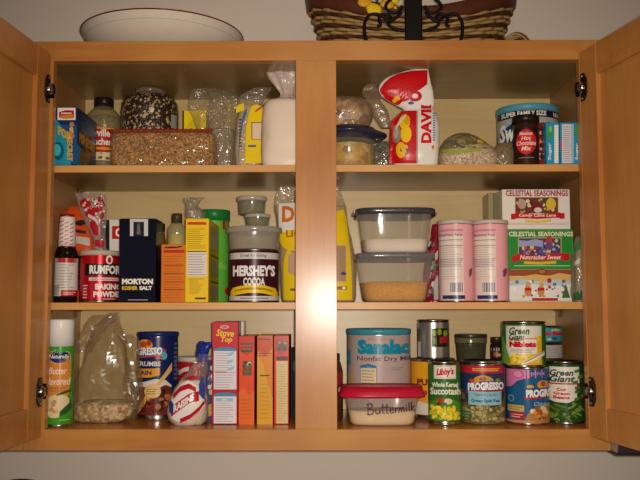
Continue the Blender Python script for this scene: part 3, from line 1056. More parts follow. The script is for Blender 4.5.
cv.strip([(90, 222, 226), (93, 219, 233), (97, 222, 236), (100, 228, 234)], RR)
cv.strip([(98, 196, 202), (102, 198, 201), (105, 203, 208)], RR); cv.strip([(100, 216, 222), (104, 212, 217)], RR)
cv.strip([(92, 198, 201), (97, 200, 203), (99, 205, 209)], col('e0cfc4')); cv.strip([(88, 214, 217), (95, 217, 221), (98, 222, 226)], col('e0cfc4'))
cv.blobs(82, 106, 196, 228, [RR, col('e7d6c8'), col('d9c795'), RR], 26, 1.2, 12)
cv.strip([(95, 240, 246), (100, 239, 247), (104, 241, 247)], RR)
m.build('print', t)

# red baking powder tin
t, cv, lm = can_thing('baking_powder_tin', 'red baking powder tin with black name band beside the sauce bottle', 'tin', 100, 19, 250, .062, B2, lid=(col('b9a99a', .4), 5))
RB = col('b8121c', .25, .35)
wrap(cv, lm, 255, 300, RB)
cv.rect(86, 118.9, 263.5, 275.5, col('1a1414')); cv.text('RUMFORD', 90.5, 124, 265, 274, col('e9e2dc'), .05)
cv.disc(108.8, 259.5, 3.2, 4.6, col('e9e2dc')); cv.disc(108.8, 259.8, 1.7, 3, RB)
cv.rect(90, 118.9, 277.5, 280.6, col('dcd2cc')); cv.lines(92, 117, 278.2, 280, col('8a3030'), 1, th=.7)
cv.text('BAKING', 96, 120, 283.6, 289.6, col('e9e2dc'), .05); cv.text('POWDER', 94.6, 122, 291.2, 297.2, col('e9e2dc'), .05)
cv.lines(85, 89, 284, 299, col('d8c2c2'), 5, th=1.2, ragged=.2)
cv.lines(103, 115, 298.4, 299.6, col('e0c9c9'), 1, th=.6)
lm.build('label', t)

# white and black carton behind
t, cv, fm, _ = carton('mix_carton', 'white carton with a red square and black edge, half hidden behind the navy salt carton', 'carton', 101, 124, 219.6, .135, .05, B2, col('dcd6cc'))
cv.rect(101.2, 109.5, 219.8, 300, col('1f1a1c')); cv.rect(112, 124, 226, 239, col('c01a24')); cv.text('C', 115.4, 121, 228, 237, WHITE, .06)
cv.rect(112, 124, 262, 300, col('b5323a'))
fm.build('front_print', t)

# navy salt carton with metal spout
NV = col('0e1022', .22)
t, cv, fm, (a, b, zt) = carton('salt_carton', 'tall navy salt carton with a metal pour spout on a white tab', 'carton', 119.2, 155.8, 218.6, .035, .06, B2, NV)
cv.rect(119.5, 155.5, 218.9, 301.5, NV); cv.rect(130, 148, 219, 236, col('c9c8c8')); cv.rect(133.4, 144, 221.8, 236.2, col('191c30'))
cv.text('MORTON', 122, 153, 278.6, 284.4, WHITE, .06); cv.text('KOSHER', 122, 137.6, 286, 290, col('d9b62a'), .05); cv.text('SALT', 139.4, 152, 286, 290, WHITE, .05)
cv.lines(128, 148, 299.2, 300.6, col('b9b9c4'), 1, th=.6, ragged=0)
fm.build('front_print', t)
m = MB(); p0 = P(139, 222.5, .0345); p1 = P(139, 234.5, .0345); e = 2.6 / S(.035)
pr = [(p0.x - e * .7, p0.z), (p0.x + e * .7, p0.z), (p1.x + e, p1.z), (p1.x - e, p1.z)]
m.add([(q, .0342, h) for q, h in pr] + [(q * 1. + (p0.x - q) * .25, .0315, h + (p1.z - h) * .12) for q, h in pr], [[0, 3, 2, 1], [4, 5, 6, 7], [0, 1, 5, 4], [1, 2, 6, 5], [2, 3, 7, 6], [3, 0, 4, 7]], TIN)
m.ball((p0.x, .0318, (p0.z + p1.z) / 2 - .003), (.0012, .0012, .0012), TIND, 8, 6)
m.build('pour_spout', t)

# amber bottle behind it
cx, r, Y = 161, 6, .15
R = r / S(Y); x = PX(cx, Y); z = lambda q: PZ(q, Y - R, cx)
t = thing('amber_bottle', 'narrow amber bottle barely showing between the navy carton and the orange carton', 'bottle', (x, Y, B2))
m = MB(); m.lathe((x, Y), [(R - .001, B2), (R, B2 + .002), (R, z(246)), (R * .7, z(238)), (R * .5, z(230))], col('6a4216', .1), 28); m.build('bottle_glass', t)
m = MB(); m.lathe((x, Y), [(R * .6, z(231)), (R * .6, z(223)), (.0001, z(223))], col('2a2018', .3), 24); m.build('cap', t)

# orange carton
t, cv, fm, (a, b, zt) = carton('soda_carton', 'short plain orange carton with fine print between navy and yellow cartons', 'carton', 161.2, 185, 244.5, .04, .06, B2, col('d8741a'))
cv.rect(161.5, 184.7, 244.9, 301, col('d8741a'))
cv.strip([(164, 247.4, 248.2), (170, 246.4, 248.4), (176, 246.8, 248.2), (182, 245.4, 247)], col('3a2418'))
cv.rect(163.6, 184.4, 250, 252.8, col('b8282a'))
cv.lines(163.6, 183, 255, 299, col('b4561a'), 17, th=.6, ragged=.25)
for q in (265, 273, 281.5, 289): cv.rect(163.4, 184, q, q + .7, col('8a4214'))
fm.build('front_print', t)

# oil bottle behind
cx, r, Y = 176.5, 9.5, .155
R = r / S(Y); x = PX(cx, Y); z = lambda q: PZ(q, Y - R, cx)
t = thing('oil_bottle', 'clear bottle of pale yellow oil with dark cap behind the orange carton', 'bottle', (x, Y, B2))
m = MB(); m.lathe((x, Y), [(R - .002, B2), (R, B2 + .003), (R, z(231)), (R * .92, z(226.5)), (R * .55, z(222.5)), (R * .5, z(219))], film('c9bd8a', .2, .06, 0), 36, cap1=False); m.build('bottle_glass', t)
m = MB(); m.lathe((x, Y), [(R - .003, B2 + .001), (R - .0012, B2 + .004), (R - .0012, z(233.5)), (.0001, z(233.5))], col('e6d676', .15), 36); m.build('oil', t)
m = MB(); q = 5.2 / S(Y); m.lathe((x, Y), [(q, z(222.5)), (q, z(214)), (q * .9, z(212.6)), (.0001, z(212.5))], col('4a3c20', .35), 30); m.build('cap', t)

# yellow carton with nutrition panel and side panel
YB = col('ecc410')
t, cv, fm, (a, b, zty) = carton('starch_carton', 'tall yellow carton with white nutrition panel and red strip on top', 'carton', 185.2, 208.6, 218.6, .04, .15, B2, YB)
cv.rect(187.4, 206.4, 222, 224.8, col('c93a20')); cv.lines(187.6, 206, 228, 249, col('9a7c10'), 10, th=.6, ragged=.4)
cv.rect(187.2, 206.6, 251, 276.4, col('ddd2cc')); cv.rect(187.2, 206.6, 251, 252, col('4a4038')); cv.lines(188, 206, 253, 276, col('8e8288'), 9, th=.6, ragged=.25)
cv.lines(189, 205, 278, 294, col('a8801a'), 8, th=.7, ragged=.5); cv.rect(195, 206, 297.4, 299.4, col('4a3c14'))
fm.build('front_print', t)
fm = MB(); cv = SideR(fm, b, .04, .19, B2, zty)
for q0, q1 in ((.08, .36), (.48, .68), (.80, .97)):
    cv.rect(.12, .95, q0, q1, col('c9b88e'))
    for k in range(6): cv.rect(.18, .9, q0 + (q1 - q0) * (k + .4) / 6, q0 + (q1 - q0) * (k + .55) / 6, col('9c8c6c'))
for q in (.42, .74): cv.rect(.12, .95, q, q + .02, col('6a5214'))
fm.build('side_print', t)

# clear bag on top of the yellow carton
rg = rows([(218, 187, 206, .11, .012, 2.4), (212, 185, 205, .11, .014, 2.3), (206, 184.5, 198, .11, .010, 2.2), (201, 183, 200, .11, .006, 2), (197.5, 183, 205, .11, .003, 2)])
rg = settle(rg, zty + .0005)
t = root_of('plastic_bag', 'small grey clear bag folded on top of the tall yellow carton', 'bag', rg)
m = MB(); m.loft(rg, film('a9a08c', .25, .16, .9, 50, .4), 36, sub=5, crumple=.0025, cscale=45, seed=11, smooth=False); m.build('bag_film', t)

# green canister
t, cv, lm = can_thing('cheese_canister', 'green canister with darker green lid behind the tall yellow carton', 'canister', 214, 15, 209, .228, B2, col('58a83a'), lid=(col('1f7a34', .35), 11))
wrap(cv, lm, 220.5, 301, col('62b53c', .35))
cv.rect(222, 228.9, 219.6, 229, col('a8202c')); cv.strip([(214, 270, 276), (220, 262, 268), (226, 266, 270)], col('7fc04a')); cv.disc(227, 291, 2.4, 4, RED)
lm.build('label', t)

# cocoa tin with clear tub and two little containers stacked on it
t, cv, lm = can_thing('cocoa_tin', 'dark maroon cocoa tin with big white lettering and yellow ribbon', 'tin', 254.5, 25, 248.6, .078, B2, TIND)
wrap(cv, lm, 250, 300.5, col('3c141e', .3))
cv.rect(229.6, 279.4, 252.4, 258.8, col('cfc8c4')); cv.text('Great for Baking', 241, 266, 253.4, 257.8, col('5a4a4c'), .01, .2)
cv.text('HERSHEY\'S', 234.2, 274, 265, 276.2, col('ece6e2'), .05); cv.text('COCOA', 244, 264.4, 277.4, 285.6, col('ece6e2'), .04)
cv.rect(229.6, 279.4, 296, 300.4, col('cfc8c4')); cv.lines(241, 268, 297.2, 299.2, col('6a5c5c'), 1, th=1, ragged=0)
cv.strip([(231.5, 291, 297), (234, 287.6, 296), (240, 286, 294.2), (248, 284.9, 293), (256, 284.7, 292.8), (264, 285.2, 293.4), (270, 287, 295), (274.6, 288, 296.6), (277, 292, 298)], col('ecc01c'), 24)
cv.strip([(236, 289.6, 291.6), (246, 287.8, 289.8), (256, 287.3, 289.4), (264, 287.9, 290), (272, 290, 292)], col('a8841c'), 16)
lm.build('label', t)
zb = PZ(248.6, .03, 254) + .0004
Yc = .078; x = PX(254.2, Yc); q = 1 / S(Yc); z = lambda w: PZ(w, Yc - .05, 254)
t = thing('deli_tub', 'empty cloudy plastic tub standing on the maroon cocoa tin', 'tub', (x, Yc, zb))
FT = film('b5ac9c', .42, .22, .15, 20, .35)
m = MB(); m.lathe((x, Yc), [(q * 23.6, zb), (q * 24.4, zb + .002), (q * 26, z(231))], FT, 48, cap1=False); m.build('tub_wall', t)
m = MB(); m.lathe((x, Yc), [(q * 26, z(231.5)), (q * 28, z(230.6)), (q * 28.2, z(227)), (q * 27.4, z(225.6)), (q * 25.4, z(225.2)), (.0001, z(225.4))], film('c4b9a8', .5, .2, .1, 20, .3), 48); m.build('lid', t)


def little(cx, r, top, lidr, base, label, contents):
    x = PX(cx, Yc); z = lambda w: PZ(w, Yc - r * q, cx)
    t = thing('small_container', label, 'container', (x, Yc, base), 'two little lidded containers stacked on the cloudy tub')
    m = MB(); m.lathe((x, Yc), [(q * r * .9, base), (q * r * .93, base + .0015), (q * r, z(lidr))], film('a9a48c', .2, .06, 0), 36, cap1=False); m.build('container_wall', t)
    m = MB(); m.lathe((x, Yc), [(q * r * .86, base + .001), (q * r * .93, z(lidr) - .001), (.0001, z(lidr) - .001)], grains('dried_herb', [contents, '6f6c4c', '8a8664', '7a7858'], 300), 32); m.build('contents', t)
    m = MB(); m.lathe((x, Yc), [(q * r * 1.02, z(lidr) - .0006), (q * r * 1.08, z(lidr)), (q * r * 1.08, z(top + .8)), (q * r * 1.02, z(top)), (.0001, z(top))], film('c9c2b4', .6, .2, .1, 20, .3), 36); m.build('lid', t)
    return z(top) + .0004


z1 = little(257.5, 12.2, 213.4, 216.4, z(225.2) + .0012, 'lower of two little containers on the cloudy tub, pale lid', '7b775a')
little(251.8, 14, 195.2, 199.2, z1, 'upper, wider of two little herb containers stacked on the cloudy tub', '7f7c62')

# sugar bag behind the center stile
Ys = .15
rg = settle(rows([(302, 284, 354, Ys, .026, 3.4), (296, 281, 356.5, Ys, .031, 3.4), (260, 279, 355.5, Ys, .033, 3.2), (232, 277.5, 350, Ys, .031, 3), (216, 276, 347, Ys, .024, 2.8), (206, 274, 346, Ys, .014, 2.5), (194, 276, 342, Ys, .006, 2.2), (186, 280, 340, Ys, .003, 2)]), B2)
t = root_of('sugar_bag', 'yellow sugar bag standing behind the center stile, showing on both sides of it', 'bag', rg)
m = MB(); m.loft(rg, film('cdbb9c', .15, .16, .6, 40, .4), 64, sub=4, crumple=.0016, cscale=34, seed=4); m.build('bag_film', t)
m = MB(); m.loft([(c[0], c[1], c[2] + .001 * (i == 0), c[3] * .97, c[4] * .93, c[5]) for i, c in enumerate(rg[:6])], col('c9a478', .7, var=.1, scale=200), 56, sub=3, crumple=.001); m.build('sugar', t)
m = MB(); cv = Cloth(m, rg, .0034); cv.curved = True
SY = col('ecc616', .3)
cv.strip([(278.6, 203.4, 233), (282, 203.4, 236), (290, 203, 236), (300, 203, 236), (312, 203, 236)], col('e9e0d8', .3))
cv.text('D', 282, 294.6, 206, 222, col('d9741a'), .04); cv.text('omino', 296, 336, 209, 222, col('d9741a'), .04)
cv.strip([(282, 232.4, 245), (290, 230, 250), (300, 229, 252)], SY); cv.text('LIGHT', 286, 316, 230, 237, col('b8641c'), .03)
cv.strip([(278.6, 226, 240), (283, 232, 247), (289, 240, 251)], SY)
cv.strip([(283.5, 262, 300), (287, 250, 300), (289, 246, 300), (291, 252, 300), (294, 276, 300), (298, 280, 300)], SY)
cv.strip([(288, 256, 272), (292, 252, 275), (300, 252, 276)], col('c9a27c'))
cv.rect(290, 298, 288.6, 290.6, col('5a4a3a'))
cv.strip([(330, 214, 300), (338, 211, 300), (343.5, 209, 300), (346, 216, 300), (349, 240, 300), (351.5, 270, 300), (352.5, 300, 300)], SY)
cv.rect(330, 347, 244.5, 282.5, col('d8b070')); cv.rect(330, 345.6, 246, 281, col('a98a68'))
cv.disc(343.5, 273.5, 2.6, 1.7, col('4a4a78')); cv.rect(330, 347, 286.4, 289.6, col('7a6a3a')); cv.disc(344, 288, 2, 1.2, WHITE)
m.build('front_print', t)

# two stacked clear tubs
Yb = .098


def stack_tub(cx, hw_top, hw_bot, rim, bot, lid_top, base, depth, lidname, label, fill, fillcol, lidc, grain=None):
    zf = lambda w: PZ(w, Yb - depth, cx)
    xa = PX(cx, Yb); q = 1 / S(Yb)
    t = thing('food_container', label, 'container', (xa, Yb, base), 'stacked clear food containers')
    W = film('d6cfc4', .10, .07, .08, 15, .3)
    zr = zf(rim)
    def ring(z, k=1., d=0.):
        u = (z - base) / (zr - base)
        w = (hw_bot + (hw_top - hw_bot) * u) * q * k - d
        return (xa, Yb, z, w, depth * w / (hw_top * q), 4.5)
    m = MB(); m.loft([ring(base, .93), ring(base + .003, .985), ring(base + .006), ring((base + zr) / 2), ring(zr)], W, 64, cap1=False); m.build('container_wall', t)
    zfill = zf(fill)
    m = MB(); m.loft([ring(base + .0015, .93, .001), ring(base + .005, 1, .0016), ring(zfill, 1, .0016), ring(zfill + .0012, .8, 0)], fillcol, 64, crumple=.0006, cscale=60); m.build('contents', t)
    m = MB(); w = hw_top * q; zl = zf(lid_top)
    k = 39.5 * q
    m.loft([(xa, Yb, zr - .0005, w * 1.005, depth * 1.0, 4.5), (xa, Yb, zr - .0006, k, depth * 1.08, 4.5), (xa, Yb, zl - .0015, k, depth * 1.08, 4.5), (xa, Yb, zl, k * .975, depth * 1.05, 4.5), (xa, Yb, zl - .0012, k * .92, depth * 1.0, 4.5)], lidc, 72)
    m.build('lid', t)
    if lidname:
        m = MB()
        for s in (-1, 1):
            xq = xa + s * k * .985
            m.tube([(xq, Yb - .02, zl - .002), (xq + s * .004, Yb - .016, zl - .006), (xq + s * .004, Yb + .0, zl - .009), (xq + s * .002, Yb + .016, zl - .006), (xq, Yb + .02, zl - .002)], .0022, film('b9b4b4', .4, .1, 0), 8)
        m.build('lid_clip', t)
    return zl


zl = stack_tub(393.5, 37.2, 30.5, 258.5, 302, 252.6, B2, .066, False, 'lower stacked clear container half full of coarse yellow meal', 282, grains('yellow_meal', ['d9962a', 'cf8a20', 'e0a238'], 500, .7, .3), film('86808c', .5, .16, .1, 20, .3))
stack_tub(394.5, 36, 31.5, 213.5, 252, 207.4, zl + .0004, .062, True, 'upper stacked clear container with white powder under a dark lid', 238.6, col('ead9c8', .7), film('453f4e', .72, .14, .1, 20, .25))

# red and green packet behind
Yq = .19
rg = settle(rows([(302, 424, 444, Yq, .010, 3), (290, 423, 445, Yq, .014, 3), (260, 425, 446, Yq, .014, 2.8), (240, 430, 446, Yq, .012, 2.6), (224, 433, 445, Yq, .004, 2.3)]), B2)
t = root_of('foil_packet', 'dark red and green crinkled packet between the clear containers and pink canisters', 'packet', rg)
m = MB(); m.loft(rg, col('8a1828', .25, bump=.4, scale=60, var=.3), 40, sub=5, crumple=.0022, cscale=50, smooth=False); m.build('packet', t)
m = MB(); cv = Cloth(m, rg, .0028)
cv.strip([(428, 268, 272), (434, 262, 268), (441, 262, 266)], col('3f7a4c')); cv.strip([(427, 251, 253), (432, 249, 253)], col('4f9a6a'))
cv.blobs(427, 440, 240, 298, [col('4a0f1c'), col('b0243a'), col('35603c'), col('c9b8ac')], 26, 1.8, 31, 1.5); cv.strip([(434, 282, 300), (437, 276, 300), (440, 276, 298)], col('b9b2ac'))
m.build('print', t)

# pink canisters
for cx, r, dx, lab in ((456, 17, -1.2, 'pink canister nearer the clear containers, white nutrition panel facing out'), (490.6, 17.2, -4.6, 'pink canister beside the tea cartons, white nutrition panel facing out')):
    t, cv, lm = can_thing('drink_mix_canister', lab, 'canister', cx, r, 219.4, .06, B2, lid=(col('c7b2aa', .4), 4), group='pair of pink drink canisters')
    PK = col('e8a8ae', .3)
    wrap(cv, lm, 224, 300.5, PK)
    a0, a1 = cx - 16.2, cx + 8 + dx * .6
    cv.rect(a0, a1, 234.5, 300, col('e2cfc4')); cv.rect(a0 + 1, a1, 229, 231, col('b88a94'))
    cv.text('Nutrition Facts', a0 + 1, a1 - 1, 233.4, 236, col('4a4252'), .02)
    for y in (239.4, 245, 258.5): cv.rect(a0 + .5, a1 - .5, y, y + .8, col('8a8088'))
    cv.lines(a0 + 1, a1 - 1, 246.5, 257.5, col('aaa0a2'), 5, th=.5, ragged=.4); cv.lines(a0 + 1, a1 - 1, 260, 267, col('8f878e'), 4, th=.7, ragged=.1)
    cv.lines(a0 + 1, a1 - 1, 268, 280, col('b9aeac'), 5, th=.5, ragged=.5)
    for k in range(8): cv.rect(a1 - 13 + k * 1.5, a1 - 12.3 + k * 1.5 + (k % 3) * .2, 282.6, 292, col('6d6a86'))
    cv.rect(a0 + 3.5, a1 + .5, 295.2, 299, col('2b3468'))
    cv.strip([(cx + 12 + dx * .2, 270, 277), (cx + 13.5, 268, 276), (cx + 14.6, 268, 272)], col('7a4a5a'))
    lm.build('label', t)

# stacked tea cartons
Yt = .097
zs = B2
RIB = col('c01f26')
t, cv, fm, (a, b, z1) = carton('tea_carton', 'snowy picture tea carton at the bottom of the stack of three', 'carton', 509.3, 572.8, 269.2, Yt, .07, zs, col('d8cfc4'), 'stack of three tea cartons')
cv.rect(509.4, 572.6, 269.4, 276, col('9a4e2a')); cv.strip([(509.4, 275.4, 282), (520, 277, 284), (535, 274, 281), (548, 276, 282), (560, 273, 280), (572.6, 275, 283)], col('d9b069'))
cv.strip([(509.4, 281, 287), (525, 279, 286), (540, 283, 287), (555, 279, 285), (572.6, 282, 288)], col('b9cbd2'))
cv.strip([(509.4, 286, 300), (530, 284, 300), (550, 286, 300), (572.6, 284, 300)], col('e6e2dc'))
cv.disc(542, 271.6, 4.6, 2.6, col('7a2a1e')); cv.disc(542, 271.6, 3.6, 1.8, col('b8763a'))
cv.blobs(512, 570, 279, 298, [col('c8402a'), col('e0a040'), col('5a7a8a'), col('f0ece6'), col('8a5a34'), col('f0ece6')], 34, 1.5, 17)
for q in (528, 541):
    cv.disc(q, 291, 3.6, 5.6, col('c98a50')); cv.disc(q + .6, 284.4, 2.3, 2.5, col('d9a066')); cv.strip([(q - 3.4, 288, 291), (q + 3.4, 287.6, 290.6)], RIB)
cv.strip([(562, 297, 298), (566, 284, 298), (570, 297, 298)], col('4a6a3e')); cv.disc(549.4, 280.6, 2.2, 2.6, col('b02a30'))
cv.rect(532, 558, 298, 300.8, RIB)
fm.build('front_print', t)
t, cv, fm, (a, b, z2) = carton('tea_carton', 'bright green tea carton in the middle of the stack of three', 'carton', 508.2, 574, 229.4, Yt, .07, z1 + .0004, col('2a8a36'), 'stack of three tea cartons')
cv.rect(509.5, 572.7, 230.4, 267, col('3fa048')); cv.rect(510.2, 572, 231, 266.4, col('2a8a36'))
cv.text('CELESTIAL SEASONINGS', 508.8, 573, 231.6, 236.4, col('ece2c4'), .03)
cv.rect(518, 561.4, 237.5, 256.5, col('c9b070')); cv.rect(518.8, 560.6, 238.3, 256, col('4a3f6a'))
cv.blobs(519, 560, 238.5, 256, [col('7a6ab0'), col('a89ac8'), col('c9583a'), col('3a5a8a'), col('d8c07a'), col('2a2a4a'), col('8a3a4a')], 55, 1.7, 21)
cv.strip([(519, 240, 247), (527, 241, 246), (535, 239, 246), (543, 241, 247)], col('9aa0c8')); cv.disc(549, 240, 3, 4.4, col('c23a2a')); cv.disc(549, 246, 4, 4, col('6a4a7a'))
cv.strip([(512, 255, 262), (515.5, 255, 262), (517.6, 253.4, 260.6), (540, 255.6, 260.6), (562, 252.8, 260), (566, 253.8, 261), (569.6, 253, 260.4)], RIB)
cv.text('Nutcracker Sweet', 520, 561, 255, 259.4, col('f0e2d0'), .02, .2)
cv.strip([(524, 261.2, 264), (540, 262, 264.6), (556, 260.8, 263.6)], col('d9b83a')); cv.lines(514, 570, 265, 266.4, col('cfe0c0'), 1, th=.6, ragged=0)
fm.build('front_print', t)
t, cv, fm, (a, b, z3) = carton('tea_carton', 'white tea carton with red ribbon on top of the stack of three', 'carton', 503.4, 571.6, 189.4, Yt, .075, z2 + .0004, col('e6dcd2'), 'stack of three tea cartons')
for q0, q1, w0, w1 in ((506, 569, 193, 193.5), (506, 569, 223, 223.5)): cv.rect(q0, q1, w0, w1, col('c9a8a0'))
cv.text('CELESTIAL SEASONINGS', 505.6, 568, 190.2, 196.2, col('a81f2a'), .03)
cv.rect(515, 558.4, 197, 213.4, col('b08a5a')); cv.rect(515.8, 557.6, 197.8, 213, col('6a3a30'))
cv.blobs(516, 557.4, 198, 213, [col('c9b03a'), col('8a2a2a'), col('e0d0a0'), col('3a2a2a'), col('4a5a3a'), col('d8b860')], 48, 1.8, 25)
cv.disc(522, 204, 4.4, 5, col('b89a8a')); cv.disc(551, 204, 5, 6, col('d8b83a')); cv.disc(537, 207, 6, 5, col('7a1f28')); cv.disc(538, 210, 4, 2.6, col('d9cfc4'))
cv.strip([(511, 213.6, 219.4), (514.6, 213.8, 219.4), (517, 212, 218.2), (538, 214.4, 219), (558, 211.8, 217.6), (561, 213.2, 219), (564.6, 212.8, 218.6)], RIB)
cv.text('Candy Cane Lane', 519, 556, 213.6, 217.6, col('f0e2d0'), .02, .2)
cv.strip([(525, 219.6, 222), (538, 220.6, 223), (551, 219, 221.6)], col('d8c84a')); cv.lines(508, 566, 223.8, 225, col('c9a8a0'), 1, th=.5, ragged=0)
fm.build('front_print', t)
fm = MB(); cv = SideR(fm, a, Yt, Yt + .075, z2, z3, -1); cv.rect(0, 1, 0, 1, col('cfc3ae')); cv.rect(.3, .8, .1, .9, col('b9a98e')); fm.build('side_print', t)
t, cv, fm, _ = carton('tea_carton', 'tan carton with green and red edge stripes standing behind the white tea carton', 'carton', 489.4, 512, 193, .19, .06, B2, col('a9936e'))
cv.rect(493, 495.4, 193.4, 300, col('6a7a4a')); cv.rect(495.4, 497.8, 200, 300, col('8a2a2e')); cv.rect(498, 502, 193.4, 300, col('c0b090'))
fm.build('front_print', t)

# green packet at the right end
Yg = .058
rg = settle(rows([(302, 573, 584.5, Yg, .016, 3), (290, 572, 585, Yg, .020, 3), (262, 572.4, 585, Yg, .018, 2.8), (246, 574, 585, Yg, .012, 2.4), (237, 576, 583, Yg, .004, 2.1)]), B2)
t = root_of('dried_herb_bag', 'narrow clear bag with green top and brown contents, right end of the middle shelf', 'bag', rg)
m = MB(); m.loft([(c[0], c[1], c[2] + .001 * (i == 0), c[3] * .93, c[4] * .93, c[5]) for i, c in enumerate(rg[:4])], col('9a8468', .6, var=.25, scale=120), 36, sub=3, crumple=.001); m.build('contents', t)
m = MB(); m.loft(rg, film('b9b4a0', .18, .14, .9, 50, .4), 40, sub=4, crumple=.0016, cscale=50, seed=2, smooth=False); m.build('bag_film', t)
m = MB(); cv = Cloth(m, rg, .0022); cv.strip([(574.4, 247, 300), (575.4, 246, 300)], col('3a6a3a')); cv.strip([(574, 247, 252), (579, 241, 250), (584, 239, 247)], col('3a7a3a')); cv.strip([(573, 293, 300), (579, 291, 300), (584.5, 291, 300)], col('2f5a2c')); cv.strip([(574, 262, 266), (580, 258, 263)], col('c0c4b0')); m.build('print', t)

# ================================================================== bottom
ROW[0] = 385
# cooking spray
t, cv, lm = can_thing('cooking_spray', 'tall green and orange cooking spray can with white cap, left end of the bottom shelf', 'spray can', 59.5, 13.4, 346, .052, B3, rim=False, body=TIN)
SG = col('3f9a22', .25)
wrap(cv, lm, 346.5, 424.6, SG)
cv.strip([(46.2, 352, 414), (50, 352, 416), (60, 352, 418), (65, 352, 410), (68, 352, 395), (70, 358, 380)], col('d98a3a', .25), 24)
cv.disc(58.6, 356.8, 11, 7.2, col('d9d3c4')); cv.disc(58.6, 356.8, 10.2, 6.5, col('1f2a66'))
cv.strip([(55, 350.4, 353), (60, 348.6, 352.6), (65, 349.4, 352.2)], col('3f9a3a')); cv.text('Naturally', 49.2, 68, 354.6, 359.6, WHITE, .02, .2)
cv.text('Butter', 49.4, 66, 367.4, 374.4, col('f0d8c4'), .02, .25); cv.text('Flavored', 46.4, 69.4, 377.6, 385.2, col('f0d8c4'), .02, .25)
cv.lines(50, 66, 387, 392, col('a8602a'), 2, th=.8)
cv.strip([(47, 400, 414), (52, 396, 418), (58, 394, 418), (64, 395, 412), (68.6, 399, 408)], col('e6cda2'), 16)
cv.strip([(57, 394.4, 396), (63, 391.6, 394.4), (70.6, 389.6, 392)], col('2f5a2a')); cv.strip([(60, 412, 417), (66, 406, 414), (71, 402, 410)], col('2f5a2a'))
cv.blobs(47, 60, 399, 415, [col('d9b07a'), col('f0e2c4'), col('c99a5a')], 12, 2, 3)
cv.lines(60, 69, 419.6, 421, col('9ad07a'), 1, th=.8, ragged=0)
lm.build('label', t)
x, Yk = cv.c.x, cv.c.y; z = lambda w: PZ(w, cv.Yf, 59.5); zt = z(346) - .002
m = MB(); k = cv.R * .97; m.lathe((x, Yk), [(k, zt), (k, z(321.5)), (k * .97, z(320)), (k * .9, z(319.4)), (.0001, z(319.3))], col('ece6e0', .3), 44); m.build('cap', t)

# big clear bag of crumbs
Yk = .105
rg = settle(rows([(421, 77, 124, Yk, .030, 3), (416, 73.5, 134, Yk, .038, 3), (404, 73, 138, Yk, .038, 2.8), (390, 74.5, 137, Yk, .034, 2.6), (372, 78, 132, Yk, .030, 2.4), (354, 84, 128, Yk, .024, 2.3), (340, 89, 126, Yk, .018, 2.2), (327, 97, 124, Yk, .012, 2.1), (316, 105, 124, Yk, .006, 2), (312.5, 110, 123, Yk, .003, 2)]), B3)
t = root_of('crumb_bag', 'big crumpled clear bag with pale crumbs at its bottom beside the spray can', 'bag', rg)
m = MB(); m.loft(rg, film('a88a64', .10, .16, .25, 16, .4), 44, sub=4, crumple=.009, cscale=26, seed=14, zs=.4, smooth=False); m.build('bag_film', t)
rc = [(c[0], c[1], c[2] + .001 * (i == 0), c[3] * .9, c[4] * .88, c[5]) for i, c in enumerate(rg[:3])]
rc.append((rc[-1][0], Yk, rc[-1][2] + .008, rc[-1][3] * .6, rc[-1][4] * .5, 2.2))
m = MB(); m.loft(rc, grains('pale_crumbs', ['c9a878', 'b8935f', 'd9bd92', 'a37e4c', 'e2cba6'], 170, .7), 56, sub=4, crumple=.004, cscale=50, seed=3); m.build('crumbs', t)
FK = film('a88a64', .10, .16, .25, 16, .4)
for fl, sd in (([(410, 126, 138, .085, .006, 2), (396, 127, 142, .085, .010, 2), (380, 126, 142, .085, .010, 2), (366, 126, 139, .085, .008, 2), (352, 125, 141, .085, .008, 2), (342, 121, 142, .085, .006, 2), (334, 118, 133, .085, .003, 2)], 6),
               ([(352, 78, 92, .09, .005, 2), (340, 76, 98, .09, .008, 2), (330, 82, 104, .09, .008, 2), (322, 88, 116, .09, .006, 2), (315, 96, 121, .09, .003, 2)], 16)):
    m = MB(); m.loft(rows(fl), FK, 28, sub=4, crumple=.006, cscale=34, seed=sd, zs=.5, smooth=False); m.build('loose_fold', t)

# bread crumb canister
t, cv, lm = can_thing('bread_crumb_canister', 'tall navy canister with navy lid behind the crumb bag', 'canister', 157.5, 20, 332.4, .16, B3, lid=(col('1d2a66', .35), 4.4))
wrap(cv, lm, 337, 415.5, col('1a2456', .3))
cv.strip([(137.6, 384, 415), (145, 382, 415), (155, 379, 415), (165, 380, 415), (171, 386, 415)], col('d9d0c6')); cv.strip([(137.6, 388, 415.4), (145, 387, 415.4), (155, 390, 415.4), (165, 385, 415.4), (171, 388, 415.4)], col('6e2a24'))
cv.blobs(139, 171, 388, 414, [col('8a3a2c'), col('4a1c1a'), col('b06a3a'), col('3a1818')], 26, 2.6, 41)
cv.strip([(139, 410, 415), (146, 396, 404), (155, 385, 391), (163, 375, 381), (171, 363, 371)], col('d9ad62'), 16)
cv.disc(153, 391.4, 8, 7, col('d9ad62')); cv.disc(153, 391.4, 7.2, 6.2, col('e2bd7c')); cv.lines(147, 159, 388, 395, col('9a7434'), 3, th=.8)
cv.disc(145, 345, 7.4, 5.6, col('e09a2a')); cv.disc(144, 344.6, 3, 3, col('c9482a')); cv.disc(149, 343, 2.2, 3, col('b8331f'))
cv.strip([(138, 351, 359), (150, 347.5, 357), (160, 347, 356.4), (165, 350, 360)], col('c93a34')); cv.strip([(138, 350.4, 357.6), (150, 347, 355.8), (160, 346.6, 355), (163, 349, 357)], col('3a5a9a'))
cv.text('PROGRESSO', 126, 161.6, 347.6, 355.4, WHITE, .05, 0, -1.4)
cv.strip([(160, 353, 359), (163.4, 352, 360), (166, 354, 358)], col('48b0b8')); cv.strip([(155, 356, 359), (162, 356, 358.6)], col('c93a34'))
